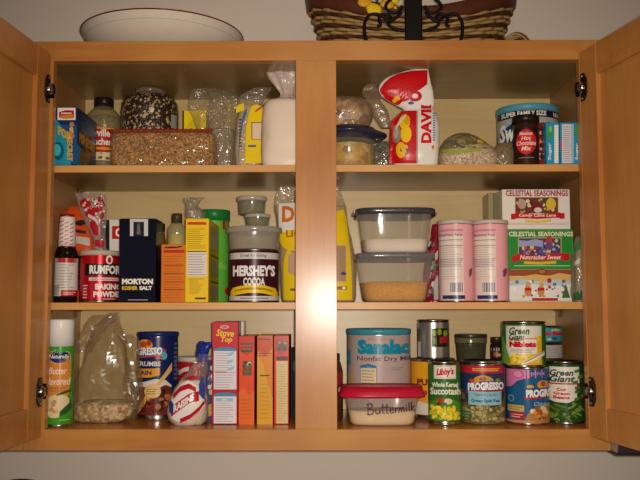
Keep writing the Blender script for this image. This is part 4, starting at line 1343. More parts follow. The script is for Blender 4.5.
cv.text('BREAD CRUMBS', 117, 160, 361.4, 366.2, col('e0dcd6'), .03)
cv.strip([(138, 369, 378), (150, 368.6, 377.6), (160, 368, 375), (158, 370, 374)], col('e0982a')); cv.text('PLAIN', 136, 152, 370.6, 375, col('4a3a4a'), .04)
for k in range(9): cv.rect(172.4, 175.4, 343 + k * 4.4, 345.4 + k * 4.4, col('5a6488'))
lm.build('label', t)

# red canister behind
t, cv, lm = can_thing('baking_mix_canister', 'red canister with pale lid, half hidden behind the twisted bread bag', 'canister', 195, 17.5, 357.4, .205, B3, lid=(col('cbbfb4', .4), 4.6))
wrap(cv, lm, 362.4, 410, col('b0182a', .3)); cv.strip([(179, 371, 376), (184, 368, 372), (189, 366.6, 371)], col('dccfc6')); cv.disc(183, 384, 3, 5, col('c98a3a')); cv.blobs(178, 200, 376, 404, [col('8a1424'), col('7a2a2a'), col('c96a3a')], 10, 2, 4)
lm.build('label', t)

# small bread bag twisted shut with a blue end
Yb2 = .07
rg = settle(rows([(427, 181, 196, Yb2, .010, 2.4), (424, 174, 203, Yb2, .020, 2.5), (416, 169, 207, Yb2, .026, 2.5), (404, 169, 208, Yb2, .028, 2.4), (392, 174, 206.5, Yb2, .026, 2.3), (380, 181, 205, Yb2, .02, 2.2), (370, 189, 207, Yb2, .014, 2.1), (360, 196, 208, Yb2, .009, 2), (354, 199, 209, Yb2, .006, 2)]), B3)
t = root_of('bread_bag', 'red and white striped bag with twisted blue end in front of the red canister', 'bag', rg)
m = MB(); m.loft(rg[:6], col('dcc8b4', .4, var=.08, scale=60), 56, sub=5, crumple=.0018, cscale=40, seed=6, cap1=True); m.build('bread', t)
m = MB(); m.loft([(c[0], c[1], c[2] + .0006 * (i == 0), c[3] * 1.03, c[4] * 1.04, c[5]) for i, c in enumerate(rg)], film('d8d0cc', .08, .1, .8, 50, .5), 56, sub=5, crumple=.0022, cscale=40, seed=6, smooth=False); m.build('bag_film', t)
m = MB(); cv = Cloth(m, rg, .0034); cv.curved = True
BR = col('b81426', .28)
def stripe(pts, hw):
    cv.strip([(a_, b_ - hw, b_ + hw) for a_, b_ in pts], BR, 14)
W2 = col('e8e0da', .28)
cv.strip([(171, 400, 418), (178, 386, 422), (188, 380, 420), (198, 386, 412), (205, 396, 406)], W2, 20)
stripe([(173, 397), (180, 389), (189, 386), (196, 390)], 2.6)
stripe([(171, 412), (180, 405), (190, 398), (199, 396)], 5)
stripe([(180, 421), (190, 416.6), (199, 409), (206, 400)], 2.2)
cv.text('RAISINS', 173.5, 194, 399, 406.5, W2, .05, 0, -13)
stripe([(186, 379), (192, 377), (198, 378)], 1.6)
cv.strip([(169, 402, 412), (171, 400, 414), (173.4, 404, 412)], col('2a3a8a'))
cv.strip([(199, 384, 394), (202, 376, 398), (205, 380, 400)], col('3a4a9a'))
m.build('print', t)
nb = rows([(362, 197, 207, Yb2, .006, 2), (354, 198, 208, Yb2, .006, 2.2), (346, 200.4, 212, Yb2, .007, 2.2), (342, 204, 213.5, Yb2, .004, 2)])
BT = col('1f2f8a', .25)
m = MB(); m.loft(nb, BT, 28, sub=4, crumple=.0012, cscale=60)
nb = rows([(358, 196, 203, .075, .005, 2), (350, 196.5, 203, .078, .006, 2), (344, 198, 204.6, .08, .005, 2), (341, 200, 204, .08, .003, 2)])
m.loft(nb, BT, 24, sub=4, crumple=.001, cscale=60); m.build('twisted_end', t)

# colourful bag tucked behind the stuffing carton
Yc2 = .13
rg = settle(rows([(421, 200, 218, Yc2, .010, 2.6), (410, 199, 220, Yc2, .016, 2.6), (390, 201, 220, Yc2, .016, 2.5), (372, 204, 219, Yc2, .012, 2.3), (360, 206, 217, Yc2, .004, 2)]), B3)
t = root_of('candy_packet', 'small blue and gold printed bag between the bread bag and the tall stuffing carton', 'packet', rg)
m = MB(); m.loft(rg, col('4a4a6e', .25, bump=.4, var=.3), 36, sub=4, crumple=.002, cscale=50, smooth=False); m.build('packet', t)
m = MB(); cv = Cloth(m, rg, .0026); cv.blobs(201, 216, 364, 416, [col('2a3a9a'), col('b8232e'), col('c9a05a'), col('d9d0c6'), col('1f2a5a')], 30, 1.8, 51, 1.3); cv.blobs(202, 214, 402, 419, [col('c9a23a'), col('a87f2c')], 10, 2, 5); m.build('print', t)

# tall stuffing carton and its pale neighbour behind
ST = col('b5203a', .3)
t, cv, fm, (a, b, zt) = carton('stuffing_carton', 'tallest red carton with white instruction panel on the bottom shelf', 'carton', 212, 238, 321.8, .062, .05, B3, ST)
cv.rect(212.3, 237.6, 322.2, 346.8, col('c4242c')); cv.disc(224.6, 327, 4.4, 1.7, col('d9d0cc')); cv.disc(224.6, 327, 3.4, 1.1, col('c05a50'))
cv.text('Stove', 216, 234, 329.4, 336.6, col('ecc23a'), .03, .3, 1); cv.text('Top', 221, 232.4, 336.6, 343.6, col('ecc23a'), .03, .3)
for y0, y1 in ((349, 389.4), (394.4, 423.4)):
    cv.strip([(213.8, y0, y1), (219, y0 - 1.6, y1), (230, y0 - 1.8, y1), (236.4, y0, y1)], col('4a86b0')); cv.rect(213.8, 236.4, y0 + 2, y1, col('e0d8dc'))
    cv.lines(215, 235.4, y0 + 3, y1 - 1, col('a39ca8'), int((y1 - y0) / 2.6), int(y0), .6, .45)
cv.lines(215, 227, 371, 373, RED, 1, th=.8, ragged=0)
for q, w in ((231, 353), (230, 361), (231, 368)): cv.strip([(q - 3, w, w + 3), (q + 3, w - 2, w + 1)], col('8fc4d8'))
for q in (219, 230): cv.rect(q - 3, q + 3, 398, 401.4, col('8fc4d8'))
fm.build('front_print', t)
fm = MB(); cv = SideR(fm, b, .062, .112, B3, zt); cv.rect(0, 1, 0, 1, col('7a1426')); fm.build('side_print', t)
t, cv, fm, _ = carton('rice_carton', 'plain pale carton whose top corner shows behind the tall stuffing carton', 'carton', 222, 243.6, 321.4, .16, .05, B3, col('d9d0b8'))
cv.rect(222.4, 243.2, 322, 330, col('e6dfcc')); fm.build('front_print', t)

# three narrow orange cartons
OR = (('e2480a', 'c82c0c'), ('dd8410', 'c8480c'), ('d8300e', 'bc200c'))
spans = ((238.6, 254.4), (257, 272.8), (273.9, 288.9))
labs = ('narrow orange carton with a dark photo panel, next to the tall stuffing carton', 'narrow amber-orange carton in the middle of the three narrow cartons', 'narrow red-orange carton with a long cream panel, beside the center stile')
for k in range(3):
    x0, x1 = spans[k]
    t, cv, fm, (a, b, zt) = carton('meal_kit_carton', labs[k], 'carton', x0, x1, 335.8 + (.3 if k == 0 else -.2), .062, .1, B3, col(OR[k][0]), 'three narrow orange cartons')
    w = x1 - x0
    cv.strip([(x0 + .2, 336.5, 350), (x0 + w * .5, 336.5, 356), (x1 - .2, 336.5, 348)], col(OR[k][1]))
    if k == 0:
        cv.rect(x0 + 2, x1 - 1, 342.6, 344.8, col('7a3a4a')); cv.rect(x0 + 2.4, x1 - 2, 347, 352.4, col('4a4a2a')); cv.rect(x0 + 3, x1 - 3, 348.2, 349.6, col('b05a3a'))
        cv.rect(x0 + 4, x1 - 2.6, 361, 375.4, col('7a3a22')); cv.blobs(x0 + 4, x1 - 2.6, 361, 375, [col('d8cfc0'), col('3a2a20'), col('a83a24'), col('4a6a34')], 14, 1.6, 2)
        cv.strip([(x0 + .2, 392, 425), (x0 + 5, 388, 425), (x0 + 11, 396, 425), (x1 - .2, 390, 425)], col('e2681c')); cv.lines(x0 + 2, x1 - 2, 398, 420, col('b8401a'), 6, th=.5)
    elif k == 1:
        cv.lines(x0 + 1, x1 - 2, 338, 341, col('6a2a4a'), 1, th=1.2); cv.strip([(x0 + .2, 356, 425), (x0 + 6, 364, 425), (x0 + 10, 380, 425), (x1 - .2, 398, 425)], col('d9a022'))
        cv.lines(x0 + 2, x1 - 1, 352.4, 357, col('8a2a2a'), 2, th=.9); cv.lines(x0 + 3, x1 - 3, 374.6, 376.6, col('4a1a1a'), 1, th=1.2); cv.lines(x0 + 2, x1 - 2, 382, 420, col('b8741a'), 9, th=.5)
    else:
        cv.rect(x0 + 3, x1 - 2, 341, 351, col('5a4a4a')); cv.blobs(x0 + 3, x1 - 2, 341, 351, [col('a88a6a'), col('2a3a4a'), col('c0a07a')], 9, 1.5, 2); cv.disc(x0 + 8, 346, 3.6, 3, col('6a3a2c'))
        cv.rect(x0 + 2.4, x1 - 1.2, 356.4, 360.4, col('4a1f1c')); cv.rect(x0 + 2.4, x1 - 1.2, 361.2, 423.4, col('d8c08a')); cv.lines(x0 + 3.4, x1 - 2, 363, 422, col('b39a6a'), 24, th=.6, ragged=.35)
    fm.build('front_print', t)
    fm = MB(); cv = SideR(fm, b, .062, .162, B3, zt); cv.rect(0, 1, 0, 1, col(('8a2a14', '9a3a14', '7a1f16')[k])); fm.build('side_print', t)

# things half behind the center stile
t, cv, lm = can_thing('drink_can', 'dark teal tin peeking out behind the center stile, bottom shelf', 'tin', 306, 14, 347.5, .14, B3)
wrap(cv, lm, 349, 420, col('2a4a50', .3)); cv.rect(292, 300, 362, 372, col('6a8a8a')); lm.build('label', t)
cx, r, Y = 333, 10, .125
R = r / S(Y); x = PX(cx, Y); z = lambda w: PZ(w, Y - R, cx)
t = thing('syrup_bottle', 'brown bottle with dark red label peeking out between center stile and milk powder tin', 'bottle', (x, Y, B3))
m = MB(); m.lathe((x, Y), [(R - .002, B3), (R, B3 + .003), (R * 1.02, z(400)), (R * .92, z(393)), (R, z(385)), (R, z(372)), (R * .8, z(364)), (R * .62, z(360))], col('4a2a1a', .12), 36); m.build('bottle_glass', t)
m = MB(); k = R * .7; m.lathe((x, Y), [(k, z(361)), (k, z(355)), (k * .9, z(353.8)), (.0001, z(353.8))], col('2a2018', .35), 30); m.build('cap', t)
m = MB(); cv = Round(m, cx, r, Y); wrap(cv, m, 373, 385, col('8a1f28', .35)); cv.disc(340, 390, 2, 3, col('b08a6a')); m.build('label', t)

# milk powder tin
t, cv, lm = can_thing('milk_powder_tin', 'large pinkish grey milk powder tin with teal lid behind the red-lidded tub', 'tin', 379, 31.6, 329.4, .172, B3, lid=(col('3f94a6', .35), 5.6))
wrap(cv, lm, 335.4, 412, col('b9a49e', .35))
TL = col('178aa6', .35)
cv.text('Sanalac', 358.6, 408.2, 339.6, 354.6, TL, .07); cv.text('PREMIUM', 369, 394, 338, 340.4, col('a88a92'), .01)
cv.text('Nonfat Dry Milk', 358.6, 413, 356.4, 362.4, col('5a3f5e'), .01)
cv.strip([(361, 366, 368.4), (369, 364, 366.8), (377, 366, 368.4)], col('2a7ab0')); cv.rect(361, 377, 367.6, 386.6, col('5a6aa0')); cv.rect(361.5, 376.5, 368.2, 386.6, col('dccaa2')); cv.lines(362.4, 375.6, 369.6, 385, col('8d7f7a'), 5, th=.8, ragged=.2)
cv.lines(391, 403, 367, 371, col('8d7c80'), 2, th=.6)
cv.text('Sanalac', 348.6, 352.6, 350, 366, TL, .05, rot=-90); cv.rect(349, 356, 374, 386, col('c4a07a'))
lm.build('label', t)

# red-lidded tub with handwriting
Yt2 = .068
cxp, hw = 381.5, 36.8
xa = PX(cxp, Yt2); q = 1 / S(Yt2); z = lambda w: PZ(w, Yt2 - .033, cxp)
t = thing('buttermilk_tub', 'clear tub of cream-coloured buttermilk with a red lid and handwriting', 'tub', (xa, Yt2, B3))
zr = z(396)
def rr_(zz, d=0., k=1.):
    u = (zz - B3) / (zr - B3)
    w = (31.5 + (hw - 31.5) * u) * q * k - d
    return (xa, Yt2, zz, w, .036 * w / (hw * q), 3.6)
m = MB(); m.loft([rr_(B3, 0, .93), rr_(B3 + .003, 0, .98), rr_(B3 + .007), rr_((B3 + zr) / 2), rr_(zr)], film('d8bfae', .22, .08, .1, 15, .35), 64, cap1=False); m.build('tub_wall', t)
m = MB(); zf = z(411.6); m.loft([rr_(B3 + .0015, .001, .93), rr_(B3 + .006, .0015), rr_(zf, .0015), rr_(zf + .0006, .001, .9)], col('ecd3a4', .5, var=.02), 64); m.build('buttermilk', t)
rgb = [rr_(B3 + (zr - B3) * i / 8) for i in range(9)]
m = MB(); cv = Cloth(m, rgb, .0006); cv.curved = True
PEN = col('3c2634', .5)


def pen(pts, w=.5):
    o = cv.off()
    for i in range(len(pts) - 1):
        (x0, y0), (x1, y1) = pts[i], pts[i + 1]
        l = math.hypot(x1 - x0, y1 - y0) or 1
        nx, ny = -(y1 - y0) / l * w, (x1 - x0) / l * w
        ex, ey = (x1 - x0) / l * w * .5, (y1 - y0) / l * w * .5
        m.add([cv.at(*q, o + .00001 * i) for q in ((x0 - ex + nx, y0 - ey + ny), (x0 - ex - nx, y0 - ey - ny), (x1 + ex - nx, y1 + ey - ny), (x1 + ex + nx, y1 + ey + ny))], [[0, 1, 2, 3]], PEN)


pen([(368.2, 404), (368, 414.6)]); pen([(367, 404.6), (370, 403.4), (372.4, 404.8), (372, 407.4), (369, 409), (373, 409.6), (374, 412), (371.6, 414.4), (367.4, 414.8)])
pen([(376, 408.6), (375.8, 412.6), (377.4, 414), (379.6, 412.6), (380, 408.4), (380.2, 413.6)])
for tx in (383, 387): pen([(tx, 404.2), (tx - .2, 412.8), (tx + 1.6, 413.4)]); pen([(tx - 2, 407.6), (tx + 2.4, 407)])
pen([(390, 410.6), (393.2, 409.8), (392.6, 407.8), (390.6, 408), (389.8, 411), (391.2, 413.2), (394, 412)])
pen([(395.4, 408), (395.4, 412.6), (395.6, 409.4), (398, 407.4)])
pen([(399, 412.4), (399.2, 407.6), (399.4, 409), (401, 407.4), (401.6, 412), (401.8, 408.6), (403.6, 407), (404.2, 411.8)])
pen([(406.2, 407.2), (406.4, 411.6)]); pen([(406, 405), (406.4, 405.2)], .5)
pen([(409, 402.4), (409.2, 411.2)]); pen([(411.4, 402), (411.4, 411)]); pen([(414.2, 405.6), (411.6, 408), (414.8, 410.8)])
m.build('handwriting', t)
m = MB(); k = 43 * q; zt = z(386.6)
LIDR = col('c01c38', .25)
m.loft([(xa, Yt2, zr - .003, k * .97, .038, 3.4), (xa, Yt2, zr - .0036, k, .0395, 3.4), (xa, Yt2, zr + .001, k * 1.01, .0395, 3.4), (xa, Yt2, zr + .004, k * .97, .038, 3.4), (xa, Yt2, zt, k * .93, .036, 3.4), (xa, Yt2, zt - .0022, k * .88, .033, 3.4), (xa, Yt2, zt - .0024, k * .2, .008, 2.4)], LIDR, 72)
m.build('lid', t)

# pumpkin tin and the silver tin on it
t, cv, lm = can_thing('pumpkin_tin', 'yellow and orange tin behind the corn succotash tin', 'tin', 433, 22, 359.6, .162, B3)
wrap(cv, lm, 362, 415.5, col('dd9c1e', .3)); cv.text('PUMPKIN', 418, 452, 379, 386, col('7a2a1a'), .05)
cv.disc(419.5, 395, 4.4, 5, col('c9581a')); cv.disc(419.5, 395, 2.4, 3, col('e2a03a')); cv.strip([(412, 404, 415), (420, 402, 415), (428, 404, 415)], col('d8cfc0')); cv.strip([(411.6, 404, 415), (415.5, 402, 415)], col('b8431a')); cv.blobs(420, 428, 390, 402, [col('b8481a'), col('e08a2a')], 5, 2, 2)
lm.build('label', t)
zp = PZ(359.6, .162 + 0 - 22 / S(.162), 433)
zp = max(v_.co.z for v_ in t.children[0].data.vertices) + t.location.z + .0004
t, cv, lm = can_thing('vegetable_tin', 'silver tin with black and green label standing on the yellow tin', 'tin', 434, 15.8, 319.8, .162, zp)
wrap(cv, lm, 322.6, 357.4, col('b0aca2', .28, .8)); cv.rect(432.6, 449.6, 328.4, 347, col('201c14')); 
for q, w in ((435, 331), (440, 330), (445.6, 331.4)): cv.disc(q, w + 2, 2, 3.2, col('8a9a2a'))
cv.strip([(440, 337.6, 343.4), (444, 336.6, 343), (449.4, 337.4, 342.6)], col('a81f28')); cv.strip([(434, 338, 344), (437, 337, 345)], col('6a8a2a')); cv.rect(419, 421.6, 342, 357, col('d0ccc6'))
lm.build('label', t)

# succotash tin
t, cv, lm = can_thing('succotash_tin', 'green tin with white name panel and yellow corn, beside the red-lidded tub', 'tin', 444.5, 16.1, 361.8, .076, B3)
wrap(cv, lm, 365, 421.4, col('2f6a24', .28))
cv.rect(434.4, 455.6, 365.6, 379, col('e8e0d6')); cv.rect(435, 455, 366.2, 378.4, col('cfa8a0')); cv.rect(435.6, 454.4, 366.8, 377.8, col('e8e0d6')); cv.text('Libby\'s', 437, 453.4, 368, 377, RED, .05, .2, -1)
cv.text('Whole Kernel', 432.6, 457, 382, 387, col('e8e4d0'), .04, 0, 0, .8); cv.text('Succotash', 431, 459.4, 387.4, 394.6, col('e8e4d0'), .04, 0, 0, .8)
cv.strip([(428.6, 404, 421), (436, 400, 421), (444.5, 398.6, 421), (453, 400, 421), (460.4, 404, 421)], col('4a8a2a'))
cv.blobs(429.5, 459.8, 405, 421, [col('ecd024'), col('f2dc4a'), col('d9b81c'), col('a8b83a')], 80, 1.8, 61)
cv.disc(447.6, 401.4, 4, 3, col('d9cfb0')); cv.disc(441, 400.4, 3.4, 2.4, col('b8332a')); cv.disc(444, 404, 2.6, 1.8, col('3a6a24')); cv.disc(439, 404, 2.4, 1.6, col('7a2a20'))
lm.build('label', t)

# jars and tins further back on supporting tins
t, cv, lm = can_thing('vegetable_tin', 'tin behind the pea soup tin, its dark rim just showing under the herb jar', 'tin', 472, 15.5, 362.4, .2, B3, TIND)
wrap(cv, lm, 366, 412, col('4a3a30', .35)); lm.build('label', t)
zt = max(v_.co.z for v_ in t.children[0].data.vertices) + t.location.z + .0004
cx, r, Y = 471.6, 16, .2
R = r / S(Y); x = PX(cx, Y); z = lambda w: PZ(w, Y - R, cx)
t = thing('herb_jar', 'wide dark glass jar of dark green herbs above the pea soup tin', 'jar', (x, Y, zt))
m = MB(); m.lathe((x, Y), [(R * .84, zt), (R * .88, zt + .003), (R * .95, z(345)), (R, z(343)), (R, z(340.8)), (R * .98, z(340.2)), (R, z(339.6)), (R, z(337.6))], film('6a6448', .3, .06, 0), 44, cap1=False); m.build('jar_glass', t)
m = MB(); m.lathe((x, Y), [(R * .8, zt + .001), (R * .86, zt + .004), (R * .92, z(344)), (.0001, z(343.6))], grains('dark_herbs', ['23241a', '2e2f20', '1a1a14', '3a3a28'], 260), 40); m.build('herbs', t)
m = MB(); m.lathe((x, Y), [(R * 1.01, z(337.8)), (R * 1.01, z(335.2)), (R * .97, z(334.4)), (R * .86, z(334.6)), (.0001, z(335))], col('5a5446', .3, .7), 44); m.build('lid', t)
cx, r, Y = 497.6, 6.6, .225
R = r / S(Y); x = PX(cx, Y); z = lambda w: PZ(w, Y - R, cx)
t = thing('spice_jar', 'slim dark jar with pictured label between herb jar and corn tin', 'jar', (x, Y, B3)); zt = B3
m = MB(); m.lathe((x, Y), [(R - .001, zt), (R, zt + .002), (R, z(345)), (R * .8, z(342.4))], col('2a1c14', .12), 32); m.build('jar_glass', t)
m = MB(); k = R * .95; m.lathe((x, Y), [(k, z(342.6)), (k, z(338.2)), (k * .94, z(337.2)), (.0001, z(337.2))], col('4a3c2a', .3, .5), 32); m.build('lid', t)
m = MB(); cv = Round(m, cx, r, Y); wrap(cv, m, 347.4, 357.6, col('3a2a22', .4)); cv.rect(492.4, 502, 348, 351, col('b9b0a4')); cv.disc(497, 354.4, 3, 2.4, col('b05a2a')); cv.disc(500, 355, 1.6, 1.6, col('c9a04a')); m.build('label', t)

# progresso style soup tins in front
t, cv, lm = can_thing('soup_tin', 'red-topped pea soup tin with pale blue panel, left of the two soup tins', 'tin', 482.6, 21.4, 361.4, .094, B3, group='two soup tins at the front')
wrap(cv, lm, 365.4, 424, col('27385f', .28))
cv.rect(461.2, 504, 366, 373.4, col('c4202e')); cv.lines(473, 499, 368, 371.6, col('d8a84a'), 2, th=1.1, ragged=.05)
cv.disc(483.4, 381, 9.6, 5.6, col('d9962a')); cv.disc(483, 379.6, 3.4, 3.2, col('a8503a')); cv.disc(488.4, 380.6, 3, 3, col('c9a04a'))
cv.disc(472.6, 381, 2.6, 1.6, col('c94a2a')); cv.disc(497, 380.6, 2.4, 2.2, col('7a8a2a'))
cv.strip([(467, 386, 393.4), (472, 384, 392), (482, 381.4, 389.8), (494, 381, 389), (503, 383, 392)], col('24469a'))
cv.strip([(467, 391.6, 393.6), (472, 391, 392.8), (482, 389, 391), (494, 388.4, 390.4), (503, 391, 393)], RED)
cv.text('PROGRESSO', 469, 502, 382, 390, WHITE, .06, 0, -1, .8)
cv.rect(469, 500, 391.6, 405.4, col('8fc0cf')); cv.text('Vegetable Classics', 474.6, 495, 393, 397, col('5a7a96'), .01, .2); cv.text('Green Split Pea', 472, 498, 399, 403.4, col('2a4a6a'), .03)
cv.strip([(461.2, 394, 424), (465, 396, 424), (469, 406, 424), (484, 408, 424), (500, 406, 424), (504, 390, 424)], col('6a5a3a'))
cv.blobs(462, 503, 404, 423, [col('9a8a4e'), col('b0a062'), col('867642'), col('8a8a4a'), col('76663a'), col('bcae78')], 90, 1.8, 71)
cv.blobs(461.6, 468, 386, 404, [col('4a3a2a'), col('8a6a3a'), col('6a7a3a')], 12, 1.6, 73)
cv.rect(463, 472, 412, 419, col('3a6a34')); cv.lines(464, 471.4, 413, 418.4, col('a8c89a'), 2, th=.8)
lm.build('label', t)
t, cv, lm = can_thing('soup_tin', 'pink-topped chicken soup tin under the corn tin', 'tin', 527.2, 20.8, 367.4, .09, B3, group='two soup tins at the front')
wrap(cv, lm, 369.4, 423, col('1f5a86', .28))
cv.strip([(506.6, 369.6, 388), (512, 369.6, 387), (518, 369.6, 381), (526, 369.6, 378.4), (547.6, 369.6, 378)], col('d879a8')); cv.disc(518.6, 374.4, 5, 4.4, col('b8588a')); cv.disc(518.6, 374.4, 4, 3.4, col('e08fb8')); cv.text('pink', 531, 544, 371, 376.6, col('e6a4c6'), .0)
cv.disc(542, 385, 5.6, 4.4, col('d9962a')); cv.disc(542, 384, 2.4, 2.6, col('a8503a')); cv.disc(530, 386.6, 3.4, 1.6, col('d8a03a'))
cv.strip([(524, 394, 399), (530, 391, 398), (540, 388, 396), (547.4, 387.6, 396)], col('24469a')); cv.strip([(524, 397.6, 399.6), (532, 397, 399), (547.4, 395, 397)], RED)
cv.text('PROGRESSO', 526, 560, 389, 397, WHITE, .06, 0, -1, .4)
cv.text('Chicken', 533, 549, 402, 406, col('a8bccc'), .01, .25)
cv.disc(512, 399, 3, 3.4, col('6a9ab8')); cv.disc(512, 399, 2, 2.3, col('1f5a86')); cv.rect(508.6, 524, 405.6, 412, col('c9ae5a')); cv.lines(510, 523, 406.6, 411, col('8a7430'), 2, th=.8); cv.rect(511, 524, 413, 419.4, col('b8202a')); cv.lines(512, 523, 414, 418.6, col('e2b4a8'), 2, th=.9)
cv.strip([(524, 420, 423.4), (530, 410, 423.4), (538, 406, 423.4), (547.6, 404, 423.4)], col('b07a44'))
cv.blobs(529, 547, 406, 421, [col('e2c08a'), col('d88a3a'), col('ecd8b0'), col('c06a2a'), col('8a5a34')], 26, 2.4, 75); cv.strip([(507, 421, 423.2), (520, 420.4, 423.2), (534, 420.8, 423.2)], col('c98a5a'))
lm.build('label', t)
zt = max(v_.co.z for v_ in t.children[0].data.vertices) + t.location.z + .0004

# corn tin on top
t, cv, lm = can_thing('corn_tin', 'short corn tin stacked on the pink-topped soup tin', 'tin', 524.6, 21.4, 321.6, .09, zt)
wrap(cv, lm, 324.6, 365, col('2f6a2a', .28))
cv.rect(508, 541.6, 326, 363.6, col('dcd8c4')); cv.strip([(509, 360, 365), (513, 356, 365), (520, 352, 365), (530, 345, 365), (536, 337, 365), (541.6, 336, 365)], col('e0b424')); cv.blobs(511, 541, 350, 364, [col('ecc83a'), col('f2d85a'), col('d9a81c')], 40, 1.7, 81); cv.blobs(533, 541, 336, 350, [col('ecc83a'), col('d9a81c')], 12, 1.7, 82)
cv.text('Green', 511.6, 530, 327.2, 334.6, col('2a4a24'), .03, .3); cv.text('Giant', 511.4, 526, 333.4, 341, col('2a4a24'), .03, .3)
cv.rect(510.6, 536.6, 338.8, 354, col('e6ded2')); cv.rect(510.6, 536.6, 338.4, 339.2, RED); cv.text('Niblets', 511.4, 536, 341.4, 347.4, RED, .08); cv.lines(512, 535, 348.6, 353, col('9a948a'), 3, th=.6, ragged=.15)
cv.strip([(522, 363, 365), (532, 357.6, 361.6), (543.6, 351, 355.4)], col('e8e4d4')); cv.strip([(524, 362.4, 363.2), (533, 357.6, 358.4), (543.6, 351.4, 352.2)], col('3a4a2a'))
cv.strip([(503.6, 330, 364), (506, 338, 364), (509, 350, 364), (512, 360, 364)], col('6a9a3a'))
lm.build('label', t)

# two flat tuna tins at the back on another tin
t, cv, lm = can_thing('vegetable_tin', 'tin under the two flat tins, nearly hidden behind the corn and bean tins', 'tin', 543, 17, 361.4, .205, B3, TIND)
wrap(cv, lm, 364, 412, col('4a3a30', .35)); lm.build('label', t)
zt = max(v_.co.z for v_ in t.children[0].data.vertices) + t.location.z + .0004
t, cv, lm = can_thing('tuna_tin', 'lower flat tin with a printed pale side, behind the corn tin', 'tin', 543, 19.6, 343.6, .205, zt, group='two flat tins stacked by the right side')
wrap(cv, lm, 345.4, 358, col('b9b0ac', .3)); cv.lines(546, 561, 347, 357.4, col('8d8784'), 5, th=.7, ragged=.2); lm.build('label', t)
zt = max(v_.co.z for v_ in t.children[0].data.vertices) + t.location.z + .0004
t, cv, lm = can_thing('tuna_tin', 'upper flat tin with turquoise label and red writing, behind the corn tin', 'tin', 543, 19.6, 326.4, .205, zt, group='two flat tins stacked by the right side')
wrap(cv, lm, 328, 341.4, col('2fa0b0', .3)); cv.text('Bumble Bee', 534, 562, 331, 336, col('c4303a'), .08); cv.disc(555, 338.4, 2.6, 1.8, col('2a5a8a')); cv.disc(550, 339.4, 2, 1.2, col('d8c84a')); cv.strip([(552, 330, 331.4), (556, 329, 331), (560, 329.8, 331)], col('d8c84a')); lm.build('label', t)

# green bean tin
t, cv, lm = can_thing('green_bean_tin', 'dark green tin with white name panel and cut beans, right end of the bottom shelf', 'tin', 565.4, 17.4, 361.6, .088, B3)
wrap(cv, lm, 364.6, 422, col('264a22', .28))
cv.rect(549, 578.4, 367, 383.6, col('e6e0d2')); cv.strip([(550, 384.6, 401), (556, 384.6, 402.6), (568, 384.6, 403), (576, 384.6, 399)], col('e6dcd0')); cv.rect(550, 578.4, 383.2, 384.4, RED)
cv.text('Green', 551.4, 573, 369.6, 376, col('24401f'), .03, .3); cv.text('Giant', 551, 574.6, 375.6, 382.4, col('24401f'), .03, .3)
for s, y0 in (('Cut', 388), ('Green', 392), ('Beans', 396)): cv.text(s, 561.6 - len(s) * 1.5, 561.6 + len(s) * 1.5, y0, y0 + 3.2, RED, .04)
rnd = random.Random(5)
for k in range(40):
    bx_, by_ = rnd.uniform(550, 577), rnd.uniform(404, 418); sl = rnd.uniform(-5, 5); w = rnd.uniform(3, 6)
    cv.strip([(bx_ - w, by_ + sl - .6, by_ + sl + 1.6), (bx_, by_ - 1.1, by_ + 1.4), (bx_ + w * .8, by_ - sl - .6, by_ - sl + 1.4)], col(rnd.choice(['4a6a26', '5f7f30', '34521e', '748f3e'])), 5)
for k in range(10):
    bx_, by_ = rnd.uniform(574, 581), rnd.uniform(370, 400)
    cv.strip([(bx_ - 2, by_ - 1, by_ + 2), (bx_ + 2, by_ - 2, by_ + 1)], col(rnd.choice(['3a5f22', '4f7a2c', '8a5a34'])), 4)
lm.build('label', t)

# ================================================================== on top of the cabinet
ROW[0] = 25
Z0 = TOPZ + .0004
Y = .168
cxw = PX(163.6, Y); R = 80.5 / S(Y); zr = PZ(7.4, Y - R, 158)
t = thing('serving_bowl', 'wide white bowl with a thin burgundy rim on top of the cabinet', 'bowl', (cxw, Y, Z0))
BW = col('e6d8c8', .18)
m = MB(); pr = [(.055, Z0), (.06, Z0 + .003), (.1, Z0 + .012), (R * .82, Z0 + (zr - Z0) * .45), (R * .94, Z0 + (zr - Z0) * .74), (R * .985, zr - .002)]
m.lathe((cxw, Y), pr, BW, 96, cap1=False)
m.lathe((cxw, Y), [(.0001, Z0 + .006), (.09, Z0 + .016), (R * .8, Z0 + (zr - Z0) * .5), (R * .975, zr - .002)], BW, 96, cap0=False, cap1=False); m.build('bowl', t)
m = MB(); k = 64; m.tube([(cxw + R * .985 * math.cos(2 * PI * i / k), Y + R * .985 * math.sin(2 * PI * i / k), zr - .001) for i in range(k)], .0015, col('7a1f2c', .2), 8, True); m.build('rim', t)
m = MB(); rk, zk = R * .94 + .0006, Z0 + (zr - Z0) * .74; m.tube([(cxw + rk * math.cos(2 * PI * i / k), Y + rk * math.sin(2 * PI * i / k), zk) for i in range(k)], .0006, col('cdbba8', .3), 6, True); m.build('painted_line', t)

# wicker boat basket
Yw = .17
xl, xr = PX(309, Yw), PX(513, Yw)
xc, hx = (xl + xr) / 2, (xr - xl) / 2
zs_ = lambda w: PZ(w, Yw - .06, 400)
t = thing('wicker_basket', 'dark brown boat-shaped wicker basket on top of the cabinet', 'basket', (xc, Yw, Z0))
WD, WL = col('4a2a1a', .45, var=.3, scale=200), col('a8834e', .45, var=.3, scale=200)


def boat(u, v):
    """u angle round the basket, v 0 bottom .. 1 rim (dips at mid length, high at the ends)"""
    c, s = math.cos(u), math.sin(u)
    rim = .086 + .075 * abs(c) ** 1.9
    h = rim * v
    k = .80 + 1.55 * h if h < .13 else 1.0015
    return Vector((xc + hx * k * math.copysign(abs(c) ** .9, c), Yw + .115 * k * math.copysign(abs(s) ** .9, s), Z0 + .002 + h))


